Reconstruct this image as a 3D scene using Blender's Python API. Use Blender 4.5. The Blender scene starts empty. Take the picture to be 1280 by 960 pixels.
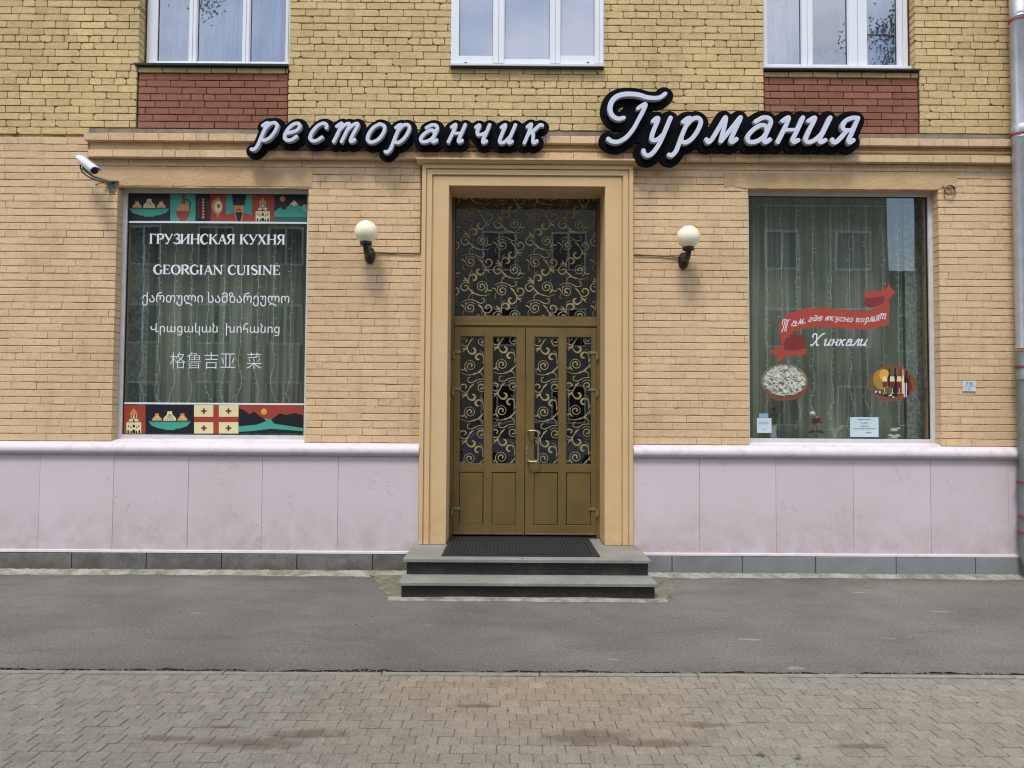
import bpy, bmesh, math, random
import numpy as np
from mathutils import Matrix, Vector
R_ = math.radians
sc = bpy.context.scene
COL = sc.collection
random.seed(7)

# ------------------------------------------------------------------ camera
CAM = np.array([0.0, -8.0, 1.65]); FPX = 960.0
def basis(p=2.2, r=0.35, y=0.154):
    p, r, y = map(math.radians, (p, r, y))
    f = np.array([math.sin(y)*math.cos(p), math.cos(y)*math.cos(p), math.sin(p)])
    rt = np.array([math.cos(y), -math.sin(y), 0]); up = np.cross(rt, f)
    return math.cos(r)*rt+math.sin(r)*up, -math.sin(r)*rt+math.cos(r)*up, f
RT, UP, FW = basis()
cd = bpy.data.cameras.new('camera'); cam = bpy.data.objects.new('camera', cd); COL.objects.link(cam)
cd.sensor_width = 36.0; cd.lens = 27.0; cd.clip_start = 0.1; cd.clip_end = 600
M = Matrix.Identity(4)
for i in range(3):
    M[i][0], M[i][1], M[i][2], M[i][3] = RT[i], UP[i], -FW[i], CAM[i]
cam.matrix_world = M
sc.camera = cam
def wp(px, py, Y=0.0):
    """photo position -> point (x, z) on the vertical plane at depth Y"""
    d = FW*FPX + RT*(px-640) - UP*(py-480); t = (Y-CAM[1])/d[1]; q = CAM+t*d
    return float(q[0]), float(q[2])
def gp(px, py, z=0.0):
    d = FW*FPX + RT*(px-640) - UP*(py-480); t = (z-CAM[2])/d[2]; q = CAM+t*d
    return float(q[0]), float(q[1])

# ------------------------------------------------------------------ world, sun, exposure
SUN_EL, SUN_AZ = 62, 196
w = bpy.data.worlds.new('World'); sc.world = w; w.use_nodes = True
nt = w.node_tree; nd = nt.nodes; lk = nt.links; nd.clear()
wo = nd.new('ShaderNodeOutputWorld'); bg = nd.new('ShaderNodeBackground'); bg.inputs[1].default_value = 0.11
sky = nd.new('ShaderNodeTexSky'); sky.sky_type = 'NISHITA'; sky.sun_disc = False
sky.sun_elevation = R_(SUN_EL); sky.sun_rotation = R_(SUN_AZ); sky.air_density = 1.2; sky.dust_density = 1.5
tc = nd.new('ShaderNodeTexCoord'); mp = nd.new('ShaderNodeMapping'); mp.inputs['Scale'].default_value = (1.6, 1.6, 4.0)
mp.inputs['Location'].default_value = (0.3, 1.7, 0.2)
no = nd.new('ShaderNodeTexNoise'); no.inputs['Scale'].default_value = 1.3; no.inputs['Detail'].default_value = 7; no.inputs['Roughness'].default_value = 0.55
rp = nd.new('ShaderNodeValToRGB'); rp.color_ramp.elements[0].position = 0.41; rp.color_ramp.elements[1].position = 0.57
rp.color_ramp.elements[0].color = (0.12, 0.12, 0.12, 1); rp.color_ramp.elements[1].color = (1, 1, 1, 1)
cl = nd.new('ShaderNodeMixRGB'); cl.inputs[1].default_value = (5.4, 6.2, 8.2, 1); cl.inputs[2].default_value = (10.2, 10.3, 10.7, 1)
mx = nd.new('ShaderNodeMixRGB')
lk.new(tc.outputs['Generated'], mp.inputs[0]); lk.new(mp.outputs[0], no.inputs['Vector']); lk.new(no.outputs['Fac'], rp.inputs[0])
lk.new(no.outputs['Fac'], cl.inputs[0]); lk.new(rp.outputs[0], mx.inputs[0]); lk.new(sky.outputs[0], mx.inputs[1]); lk.new(cl.outputs[0], mx.inputs[2])
lk.new(mx.outputs[0], bg.inputs[0]); lk.new(bg.outputs[0], wo.inputs[0])
sl = bpy.data.lights.new('sun', 'SUN'); sl.energy = 1.35; sl.angle = R_(14); sl.color = (1, 0.95, 0.88)
so = bpy.data.objects.new('sun', sl); COL.objects.link(so)
# direction the light comes from: in front of the facade (camera side), high, a little from the left
az = R_(SUN_AZ); el = R_(SUN_EL)
sd = Vector((math.sin(az)*math.cos(el), math.cos(az)*math.cos(el), math.sin(el)))
so.rotation_euler = sd.to_track_quat('Z', 'Y').to_euler()
sc.view_settings.view_transform = 'Standard'; sc.view_settings.look = 'None'
sc.view_settings.exposure = 1.0; sc.view_settings.gamma = 1.0
sc.cycles.max_bounces = 8; sc.cycles.transparent_max_bounces = 12; sc.cycles.use_denoising = True; sc.cycles.pixel_filter_type = 'BLACKMAN_HARRIS'; sc.cycles.filter_width = 1.15

# ------------------------------------------------------------------ materials
def lin(c): c /= 255.0; return c/12.92 if c <= 0.04045 else ((c+0.055)/1.055)**2.4
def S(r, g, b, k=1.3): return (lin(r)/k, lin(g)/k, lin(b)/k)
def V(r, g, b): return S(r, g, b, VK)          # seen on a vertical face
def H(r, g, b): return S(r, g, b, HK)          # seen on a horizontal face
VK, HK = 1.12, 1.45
class N:
    def __init__(s, name):
        s.m = bpy.data.materials.new(name); s.m.use_nodes = True; s.t = s.m.node_tree; s.n = s.t.nodes; s.l = s.t.links
        s.b = s.n['Principled BSDF']; s.pos = s.n.new('ShaderNodeNewGeometry').outputs['Position']
    def val(s, sock, v):
        if hasattr(v, 'is_linked') or isinstance(v, bpy.types.NodeSocket): s.l.new(v, sock)
        elif isinstance(v, tuple) and len(v) == 3 and sock.type == 'RGBA': sock.default_value = (*v, 1)
        else: sock.default_value = v
    def noise(s, scale, detail=4, rough=0.55, vec=None, stretch=None, kind='Noise', off=None):
        src = vec or s.pos
        if stretch or off:
            m = s.n.new('ShaderNodeMapping'); s.l.new(src, m.inputs[0])
            if stretch: m.inputs['Scale'].default_value = stretch
            if off: m.inputs['Location'].default_value = off
            src = m.outputs[0]
        if kind == 'Noise':
            t = s.n.new('ShaderNodeTexNoise'); t.inputs['Detail'].default_value = detail; t.inputs['Roughness'].default_value = rough
        else:
            t = s.n.new('ShaderNodeTexVoronoi')
        t.inputs['Scale'].default_value = scale; s.l.new(src, t.inputs['Vector'])
        return t.outputs[0]
    def ramp(s, f, a, b, va=0.0, vb=1.0):
        m = s.n.new('ShaderNodeMapRange'); m.inputs[1].default_value = a; m.inputs[2].default_value = b
        m.inputs[3].default_value = va; m.inputs[4].default_value = vb; s.l.new(f, m.inputs[0]); return m.outputs[0]
    def math(s, op, a, b=0.0):
        m = s.n.new('ShaderNodeMath'); m.operation = op; s.val(m.inputs[0], a); s.val(m.inputs[1], b); return m.outputs[0]
    def mix(s, f, a, b, mode='MIX'):
        m = s.n.new('ShaderNodeMixRGB'); m.blend_type = mode; s.val(m.inputs[0], f); s.val(m.inputs[1], a); s.val(m.inputs[2], b); return m.outputs[0]
    def crack(s, scale, wid, lo, hi, off=(0, 0, 0)):
        a = s.math('ABSOLUTE', s.math('SUBTRACT', s.noise(scale, 5, 0.65, off=off), 0.5)); return s.math('MULTIPLY', s.ramp(a, 0.0, wid, 1, 0), s.ramp(s.noise(scale*0.8, 2, 0.5, off=(9, 4, 2)), lo, hi))
    def attr(s, name):
        a = s.n.new('ShaderNodeAttribute'); a.attribute_name = name; return a.outputs['Fac']
    def hsv(s, col, v=1.0, sat=1.0, h=0.5):
        m = s.n.new('ShaderNodeHueSaturation'); s.val(m.inputs['Value'], v); s.val(m.inputs['Saturation'], sat); s.val(m.inputs['Hue'], h); s.val(m.inputs['Color'], col); return m.outputs[0]
    def bump(s, f, strength=0.3, dist=0.002):
        b = s.n.new('ShaderNodeBump'); b.inputs['Strength'].default_value = strength; b.inputs['Distance'].default_value = dist
        s.l.new(f, b.inputs['Height']); s.l.new(b.outputs[0], s.b.inputs['Normal'])
    def fin(s, col, rough=0.6, metal=0.0, spec=0.5):
        s.val(s.b.inputs['Base Color'], col); s.val(s.b.inputs['Roughness'], rough); s.b.inputs['Metallic'].default_value = metal
        s.b.inputs['Specular IOR Level'].default_value = spec; return s.m

def simple(name, col, rough=0.5, metal=0.0, var=0.06, scale=6.0, spec=0.5, bump=0.0):
    n = N(name); f = n.noise(scale, 5); c = n.hsv(col, n.ramp(f, 0.3, 0.7, 1-var, 1+var))
    if bump: n.bump(n.noise(scale*25, 3), bump, 0.001)
    return n.fin(c, rough, metal, spec)

def paint_brick(name, base, dirt, pit, amount=0.35, lo=0.90, hi=1.08, pits=0.5):
    n = N(name)
    c = n.mix(n.ramp(n.noise(0.55, 4, off=(3, 0, 1)), 0.35, 0.72, 0, amount), base, dirt)            # broad patches of age
    c = n.mix(n.ramp(n.noise(7, 6, 0.7), 0.52, 0.78, 0, amount*0.9), c, dirt)
    c = n.hsv(c, n.ramp(n.noise(1.7, 3, 0.5, off=(2, 5, 8)), 0.38, 0.62, 0.94, 1.05))
    c = n.hsv(c, n.attr('tint'))
    c = n.hsv(c, n.ramp(n.noise(42, 5, 0.8), 0.36, 0.64, lo, hi))
    c = n.mix(n.ramp(n.noise(5.5, 5, 0.6, stretch=(1, 1, 0.18)), 0.54, 0.80, 0, 0.32), c, pit)      # rain runs
    p = n.ramp(n.noise(48, 2, 0.5, stretch=(1, 1, 1.6)), 0.70, 0.78, 0, pits)                        # chips and holes in the paint
    c = n.mix(p, c, pit)
    h = n.math('ADD', n.math('MULTIPLY', n.noise(60, 5, 0.6), 0.7), n.math('MULTIPLY', n.noise(14, 4, 0.5), 1.0))
    h = n.math('SUBTRACT', h, n.math('MULTIPLY', p, 1.5))
    n.bump(h, 0.8, 0.007)
    return n.fin(c, 0.85, 0, 0.25)

MT = {}
MT['low'] = paint_brick('peach_painted_brick', V(220, 190, 151), V(205, 175, 134), V(130, 98, 62), 0.35, 0.88, 1.10, 0.75)
MT['up'] = paint_brick('ochre_painted_brick', V(211, 187, 138), V(196, 171, 121), V(104, 84, 52), 0.45, 0.84, 1.12, 0.7)
MT['red'] = paint_brick('red_painted_brick', V(150, 102, 80), V(134, 88, 68), V(80, 48, 40), 0.5, 0.86, 1.1, 0.5)
def joint(name, painted, dirt_shade, lo, hi):  # dark tone combines dirt in the joints with painted-in shade of the recess
    n = N(name); c = n.mix(n.ramp(n.noise(11, 5, 0.7), lo, hi), painted, dirt_shade); c = n.mix(n.ramp(n.noise(45, 3), 0.56, 0.66, 0, 0.8), c, dirt_shade)
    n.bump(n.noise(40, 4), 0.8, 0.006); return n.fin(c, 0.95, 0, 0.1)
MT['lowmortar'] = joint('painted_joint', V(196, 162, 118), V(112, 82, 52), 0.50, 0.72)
MT['upmortar'] = joint('dirty_shaded_joint', V(180, 151, 100), V(88, 68, 44), 0.45, 0.70)
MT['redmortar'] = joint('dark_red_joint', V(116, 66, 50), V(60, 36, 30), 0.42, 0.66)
MT['wash'] = simple('cement_wash', V(140, 126, 112), 0.95, 0, 0.25, 9, 0.1, 0.5)
n = N('smooth_peach_plaster')
c = n.mix(n.ramp(n.noise(2.2, 5, 0.6), 0.4, 0.7, 0, 0.35), V(214, 184, 140), V(199, 166, 118))
c = n.mix(n.ramp(n.noise(60, 3), 0.68, 0.76, 0, 0.3), c, V(150, 120, 85))
sepz = n.n.new('ShaderNodeSeparateXYZ'); n.l.new(n.pos, sepz.inputs[0])
foot = n.math('MULTIPLY', n.ramp(sepz.outputs[2], 0.85, 0.35, 0, 1), n.ramp(n.noise(9, 5, 0.7), 0.40, 0.62, 0, 0.55))
c = n.mix(foot, c, V(200, 160, 116))
n.bump(n.noise(30, 6, 0.6), 0.35, 0.003); MT['plaster'] = n.fin(c, 0.8, 0, 0.25)
n = N('rough_plaster_band')
c = n.mix(n.ramp(n.noise(3, 6, 0.7), 0.4, 0.7, 0, 0.6), V(206, 176, 134), V(178, 146, 104))
n.bump(n.noise(24, 8, 0.7), 0.9, 0.012); MT['band'] = n.fin(c, 0.9, 0, 0.2)
# lilac-pink plinth panels
n = N('lilac_panel_paint')
c = n.mix(n.ramp(n.noise(0.9, 4), 0.35, 0.7, 0, 0.7), V(213, 201, 206), V(205, 192, 194))
c = n.hsv(c, n.attr('tint'))
z = n.n.new('ShaderNodeSeparateXYZ'); n.l.new(n.pos, z.inputs[0])
low = n.ramp(z.outputs[2], 0.75, 0.22, 0, 1)
dm = n.math('MULTIPLY', low, n.ramp(n.noise(6, 6, 0.7), 0.38, 0.70, 0, 0.65))
c = n.mix(dm, c, V(168, 150, 140))
c = n.mix(n.ramp(n.noise(11, 7, 0.75, stretch=(1, 1, 0.35)), 0.62, 0.8, 0, 0.4), c, V(160, 150, 156))
c = n.mix(n.math('MULTIPLY', n.crack(2.2, 0.004, 0.52, 0.62), 0.7), c, V(128, 116, 118)); c = n.mix(n.ramp(n.noise(26, 2), 0.71, 0.75, 0, 0.6), c, V(140, 124, 118))
n.bump(n.noise(45, 5), 0.25, 0.002); MT['lilac'] = n.fin(c, 0.6, 0, 0.35)
n = N('white_ledge_paint')
c = n.mix(n.ramp(n.noise(7, 7, 0.75), 0.50, 0.75, 0, 0.6), V(214, 205, 209), V(172, 158, 152))
n.bump(n.noise(30, 5), 0.3, 0.003); MT['ledge'] = n.fin(c, 0.6, 0, 0.35)
# grey granite skirting
n = N('grey_granite')
c = n.mix(n.ramp(n.noise(5, 6, 0.7), 0.35, 0.7), V(92, 91, 87), V(126, 125, 121))
c = n.hsv(c, n.attr('tint'))
c = n.hsv(c, n.ramp(n.noise(120, 2), 0.35, 0.65, 0.75, 1.25))
zz = n.n.new('ShaderNodeSeparateXYZ'); n.l.new(n.pos, zz.inputs[0])
c = n.mix(n.math('MULTIPLY', n.ramp(zz.outputs[2], 0.13, 0.02, 0, 1), n.ramp(n.noise(4, 5), 0.35, 0.6, 0.1, 0.75)), c, V(82, 78, 58))
sx = n.ramp(zz.outputs[0], -1.0, 3.0, 0.0, 0.55); c = n.mix(sx, c, V(150, 156, 160))
n.bump(n.noise(50, 4), 0.3, 0.002); MT['granite'] = n.fin(c, 0.75, 0, 0.3)
# dark polished granite risers
n = N('dark_polished_granite')
c = n.mix(n.ramp(n.noise(90, 3, 0.7), 0.45, 0.68), V(26, 26, 28), V(72, 62, 62))
c = n.mix(n.ramp(n.noise(7, 6, 0.7), 0.5, 0.75, 0, 0.5), c, V(88, 78, 72))
MT['darkgran'] = n.fin(c, n.ramp(n.noise(5, 4), 0.3, 0.7, 0.28, 0.6), 0, 0.5)
n = N('worn_tread_granite')
c = n.mix(n.ramp(n.noise(3, 6, 0.7), 0.35, 0.7), H(136, 135, 127), H(164, 163, 154))
c = n.hsv(c, n.ramp(n.noise(130, 2), 0.35, 0.65, 0.8, 1.2))
n.bump(n.noise(90, 3), 0.2, 0.001); MT['tread'] = n.fin(c, 0.7, 0, 0.35)
# asphalt
n = N('old_asphalt')
c = n.mix(n.ramp(n.noise(0.8, 5, 0.6), 0.35, 0.68), H(112, 109, 103), H(134, 130, 122))
c = n.mix(n.ramp(n.noise(2.2, 6, 0.65, stretch=(0.5, 1.6, 1), off=(5, 2, 0)), 0.52, 0.74, 0, 0.5), c, H(90, 90, 86))
c = n.hsv(c, n.ramp(n.noise(75, 5, 0.85, stretch=(1, 0.55, 1)), 0.36, 0.64, 0.6, 1.4))
c = n.mix(n.ramp(n.noise(95, 1, 0.4), 0.73, 0.76, 0, 0.7), c, H(190, 184, 176))
c = n.mix(n.ramp(n.noise(6, 2, 0.3, stretch=(0.35, 1, 1), off=(1.3, 4, 0)), 0.735, 0.77, 0, 0.6), c, H(176, 170, 160))
c = n.mix(n.math('MULTIPLY', n.crack(1.1, 0.0035, 0.50, 0.60, (2, 7, 0)), 0.55), c, H(64, 62, 58))
c = n.hsv(c, n.ramp(n.noise(42, 5, 0.8), 0.3, 0.7, 0.82, 1.18))
py = n.n.new('ShaderNodeSeparateXYZ'); n.l.new(n.pos, py.inputs[0])
we = n.math('ADD', py.outputs[1], n.math('MULTIPLY', n.noise(2.5, 4), 0.35))
c = n.mix(n.math('MULTIPLY', n.ramp(we, -0.35, 0.15, 0, 1), n.ramp(n.noise(3.5, 5, 0.7), 0.35, 0.6, 0.1, 0.75)), c, H(82, 82, 74))   # damp moss by the wall
c = n.mix(n.math('MULTIPLY', n.ramp(we, -2.60, -2.86, 0, 1), n.ramp(n.noise(16, 4, 0.6), 0.35, 0.6, 0.1, 0.7)), c, H(98, 98, 90))
n.bump(n.math('ADD', n.noise(150, 3, 0.7), n.noise(12, 4)), 0.6, 0.006); MT['asphalt'] = n.fin(c, 0.9, 0, 0.25)
n = N('edge_dirt'); c = n.mix(n.ramp(n.noise(50, 6, 0.7), 0.4, 0.62), H(38, 36, 30), H(104, 98, 86))
n.bump(n.noise(60, 5, 0.7), 1, 0.012); MT['dirt'] = n.fin(c, 1, 0, 0.1)
n = N('cement'); c = n.mix(n.ramp(n.noise(5, 6, 0.75), 0.40, 0.62), H(182, 179, 168), H(132, 130, 114))
c = n.hsv(c, n.ramp(n.noise(90, 3), 0.3, 0.7, 0.8, 1.15)); n.bump(n.noise(40, 6, 0.7), 0.7, 0.006); MT['cement'] = n.fin(c, 0.95, 0, 0.15)
n = N('yellowish_cement'); c = n.mix(n.ramp(n.noise(12, 6, 0.7), 0.35, 0.68), H(152, 148, 126), H(112, 109, 98))
n.bump(n.noise(30, 6, 0.7), 1, 0.012); MT['cement2'] = n.fin(c, 0.95, 0, 0.15)
# pavers
def paver(name):
    n = N(name)
    sp = n.n.new('ShaderNodeSeparateXYZ'); n.l.new(n.pos, sp.inputs[0])
    ax = n.math('ABSOLUTE', n.math('SUBTRACT', sp.outputs[0], 0.15))
    mid = n.math('MULTIPLY', n.ramp(n.math('ADD', ax, n.math('MULTIPLY', n.noise(1.5, 3), 0.8)), 0.9, 1.7, 1, 0), n.ramp(sp.outputs[1], -4.3, -3.3, 0.25, 1))
    c = n.mix(mid, H(148, 142, 129), H(162, 146, 123))                       # a run of warmer pavers was laid in the middle
    c = n.mix(n.ramp(n.noise(0.8, 4), 0.35, 0.7, 0, 0.5), c, H(154, 146, 134))
    c = n.hsv(c, n.attr('tint'))
    c = n.hsv(c, n.ramp(n.noise(80, 4, 0.85, stretch=(1, 0.6, 1)), 0.36, 0.64, 0.76, 1.24)); c = n.hsv(c, n.ramp(n.noise(9, 5, 0.7), 0.35, 0.65, 0.90, 1.10))
    def blot(cx, cy, rx, ry):
        dx = n.math('DIVIDE', n.math('SUBTRACT', sp.outputs[0], cx), rx); dy = n.math('DIVIDE', n.math('SUBTRACT', sp.outputs[1], cy), ry)
        return n.ramp(n.math('ADD', n.math('ADD', n.math('MULTIPLY', dx, dx), n.math('MULTIPLY', dy, dy)), n.math('MULTIPLY', n.noise(7, 5, 0.7), 2.4)), 1.35, 2.1, 0.75, 0)
    for bx_, by_, rx_, ry_ in ((-1.30, -4.10, .34, .09), (-1.02, -3.98, .26, .07), (-1.75, -4.05, .20, .05), (-1.50, -3.9, .10, .03), (0.42, -4.02, .30, .12), (0.75, -4.08, .28, .07), (1.05, -3.85, .18, .05), (-0.2, -3.6, .15, .04), (1.75, -4.1, .2, .04)):
        c = n.mix(blot(bx_, by_, rx_, ry_), c, H(112, 98, 84))                  # sandy dirt blotches
    c = n.mix(n.ramp(n.noise(2.6, 6, 0.7, off=(7.2, 3.3, 0)), 0.55, 0.70, 0, 0.35), c, H(112, 102, 90))
    c = n.mix(n.ramp(n.noise(8, 4, 0.6), 0.66, 0.75, 0, 0.45), c, H(188, 182, 168))
    n.bump(n.math('ADD', n.noise(120, 3, 0.7), n.noise(20, 3)), 0.5, 0.004); return n.fin(c, 0.9, 0, 0.2)
MT['paver'] = paver('concrete_paver')
MT['sand'] = simple('joint_sand', H(128, 118, 104), 1.0, 0, 0.3, 8, 0.1, 0.8)
MT['kerb'] = simple('kerb_concrete', H(150, 148, 134), 0.9, 0, 0.18, 14, 0.2, 0.6)
# door paint
n = N('olive_bronze_door_paint')
c = n.mix(n.ramp(n.noise(3, 5, 0.6), 0.35, 0.7), V(106, 88, 48), V(120, 99, 54))
c = n.mix(n.ramp(n.noise(30, 5, 0.7, stretch=(1, 1, 0.3)), 0.66, 0.8, 0, 0.2), c, V(130, 112, 74))
n.bump(n.noise(70, 3), 0.08, 0.001); MT['door'] = n.fin(c, n.ramp(n.noise(8, 4), 0.3, 0.7, 0.34, 0.5), 0, 0.5)
MT['hinge'] = simple('light_olive_hinge', V(132, 118, 80), 0.45, 0, 0.1, 9)
MT['brass'] = simple('worn_brass', (0.38, 0.31, 0.20), 0.38, 0.8, 0.15, 30)
MT['gasket'] = simple('black_gasket', (0.012, 0.011, 0.01), 0.7)
MT['pvc'] = simple('white_pvc', V(226, 229, 236), 0.4, 0, 0.03, 3)
MT['pvcold'] = simple('weathered_white_frame', V(206, 207, 206), 0.55, 0, 0.10, 9)
MT['tin'] = simple('dark_metal_sill', V(58, 62, 60), 0.5, 0.2, 0.2)
MT['black'] = simple('black_paint', (0.012, 0.012, 0.014), 0.45, 0, 0.2)
MT['signback'] = simple('black_sign_board', (0.002, 0.0022, 0.004), 0.55, 0, 0.3, 5, 0.06)
MT['signface'] = simple('white_acrylic_face', V(204, 209, 224), 0.35, 0, 0.03, 3)
MT['signside'] = simple('grey_letter_return', V(186, 190, 192), 0.5, 0, 0.08, 9)
n = N('opal_glass'); n.b.inputs['Subsurface Weight'].default_value = 0.4; n.b.inputs['Subsurface Radius'].default_value = (0.05, 0.04, 0.03)
MT['opal'] = n.fin(V(250, 242, 212), 0.18, 0, 0.5)
n = N('galvanised_steel')
c = n.mix(n.ramp(n.noise(6, 5, 0.7), 0.35, 0.7), (0.56, 0.60, 0.66), (0.42, 0.45, 0.49)); MT['zinc'] = n.fin(c, n.ramp(n.noise(20, 4), 0.3, 0.7, 0.30, 0.48), 0.6)
MT['zincold'] = simple('dull_grey_green_steel', V(128, 140, 138), 0.5, 0.45, 0.15, 5)
MT['clamp'] = simple('red_clamp', V(160, 62, 62), 0.5, 0, 0.15, 20)
MT['rubber'] = simple('black_rubber', (0.022, 0.023, 0.024), 0.75, 0, 0.25, 20, 0.3)
MT['cctv'] = simple('white_housing', V(214, 220, 232), 0.4)
MT['steelgrey'] = simple('grey_bracket_steel', V(122, 128, 128), 0.5, 0.4)
MT['lens'] = simple('dark_lens', (0.01, 0.01, 0.015), 0.08)
MT['cablepaint'] = simple('painted_cable', V(120, 92, 60), 0.8)
MT['white'] = simple('white_vinyl', V(226, 232, 236), 0.5, 0, 0.02)
MT['gold'] = simple('gold_film', V(156, 142, 98), 0.5, 0, 0.25, 14)
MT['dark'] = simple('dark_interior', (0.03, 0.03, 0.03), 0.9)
MT['wire'] = simple('clear_fairy_light_wire', (0.62, 0.66, 0.58), 0.5)
def glassmat(name, tint, base, mult):
    m = bpy.data.materials.new(name); m.use_nodes = True; t = m.node_tree; nn = t.nodes; nn.clear()
    o = nn.new('ShaderNodeOutputMaterial'); tr = nn.new('ShaderNodeBsdfTransparent'); tr.inputs[0].default_value = (*tint, 1)
    gl = nn.new('ShaderNodeBsdfGlossy'); gl.inputs['Roughness'].default_value = 0.0
    lw = nn.new('ShaderNodeLayerWeight'); lw.inputs[0].default_value = 0.5; pw = nn.new('ShaderNodeMath'); pw.operation = 'POWER'; pw.inputs[1].default_value = 5.0; t.links.new(lw.outputs['Facing'], pw.inputs[0])
    fr = nn.new('ShaderNodeMath'); fr.operation = 'MULTIPLY_ADD'; fr.inputs[1].default_value = 0.92; fr.inputs[2].default_value = 0.04; t.links.new(pw.outputs[0], fr.inputs[0])
    ma = nn.new('ShaderNodeMath'); ma.operation = 'MULTIPLY_ADD'; ma.inputs[1].default_value = mult; ma.inputs[2].default_value = base; ma.use_clamp = True
    ms = nn.new('ShaderNodeMixShader')
    tx = nn.new('ShaderNodeNewGeometry'); nz = nn.new('ShaderNodeTexNoise'); nz.inputs['Scale'].default_value = 1.1; nz.inputs['Detail'].default_value = 1
    bp = nn.new('ShaderNodeBump'); bp.inputs['Strength'].default_value = 0.05; bp.inputs['Distance'].default_value = 0.02
    t.links.new(tx.outputs['Position'], nz.inputs['Vector']); t.links.new(nz.outputs[0], bp.inputs['Height']); t.links.new(bp.outputs[0], gl.inputs['Normal'])
    t.links.new(fr.outputs[0], ma.inputs[0]); t.links.new(ma.outputs[0], ms.inputs[0]); t.links.new(tr.outputs[0], ms.inputs[1]); t.links.new(gl.outputs[0], ms.inputs[2])
    t.links.new(ms.outputs[0], o.inputs[0]); return m
MT['glass'] = glassmat('shop_glass', (0.95, 0.975, 0.965), 0.02, 2.0)
MT['doorglass'] = glassmat('dark_door_glass', (0.75, 0.76, 0.76), 0.03, 2.2)
MT['upglass'] = glassmat('upper_glass', (0.88, 0.91, 0.97), 0.07, 3.2)
n = N('grey_green_curtain')
c = n.mix(n.ramp(n.noise(2.0, 4, stretch=(2.5, 1, 0.25)), 0.35, 0.65), (0.17, 0.195, 0.15), (0.35, 0.375, 0.30))  # vertical streaks put the shading of the folds into the cloth colour
c = n.hsv(c, n.ramp(n.noise(300, 1), 0.3, 0.7, 0.85, 1.15)); MT['curtain'] = n.fin(c, 0.95, 0, 0.1)
n = N('patterned_side_drape')
c = n.mix(n.ramp(n.noise(26, 2, 0.4), 0.45, 0.56), (0.34, 0.39, 0.35), (0.23, 0.275, 0.245)); MT['drape'] = n.fin(c, 0.9, 0, 0.1)
n = N('white_net_curtain')
c = n.mix(n.ramp(n.noise(4, 4, stretch=(3, 1, 0.4)), 0.4, 0.6), (0.42, 0.45, 0.52), (0.24, 0.27, 0.33)); MT['net'] = n.fin(c, 0.95, 0, 0.1)
MT['blind'] = simple('lilac_roller_blind', (0.30, 0.30, 0.38), 0.9, 0, 0.04, 2)
MT['blindblue'] = simple('blue_grey_blind', (0.17, 0.25, 0.35), 0.9, 0, 0.04, 2)
def flat(name, col): MT[name] = simple(name+'_print', col, 0.45, 0, 0.03, 9)
flat('navy', V(20, 22, 32)); flat('teal', V(64, 160, 138)); flat('tealdark', V(34, 98, 92)); flat('brick_red', V(158, 62, 50)); flat('orange', V(206, 140, 84))
flat('cream', V(226, 214, 166)); flat('sunyellow', V(222, 164, 70)); flat('maroon', V(96, 34, 34)); flat('brownp', V(126, 76, 48)); flat('paperblue', V(196, 216, 222))
flat('greyink', V(110, 120, 130)); flat('ribbon', V(170, 66, 52)); flat('ribbondark', V(122, 46, 40)); flat('olive', V(96, 92, 50)); flat('ovalrim', V(136, 72, 58))
flat('khinkali', V(206, 208, 188)); flat('khinkalishade', V(120, 124, 104)); flat('amber', V(168, 128, 48)); flat('winered', V(120, 34, 40)); flat('bottle', V(34, 40, 28)); flat('skin', V(200, 160, 120)); flat('sticker', V(204, 216, 226)); flat('skyblue', V(136, 176, 200))

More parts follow.
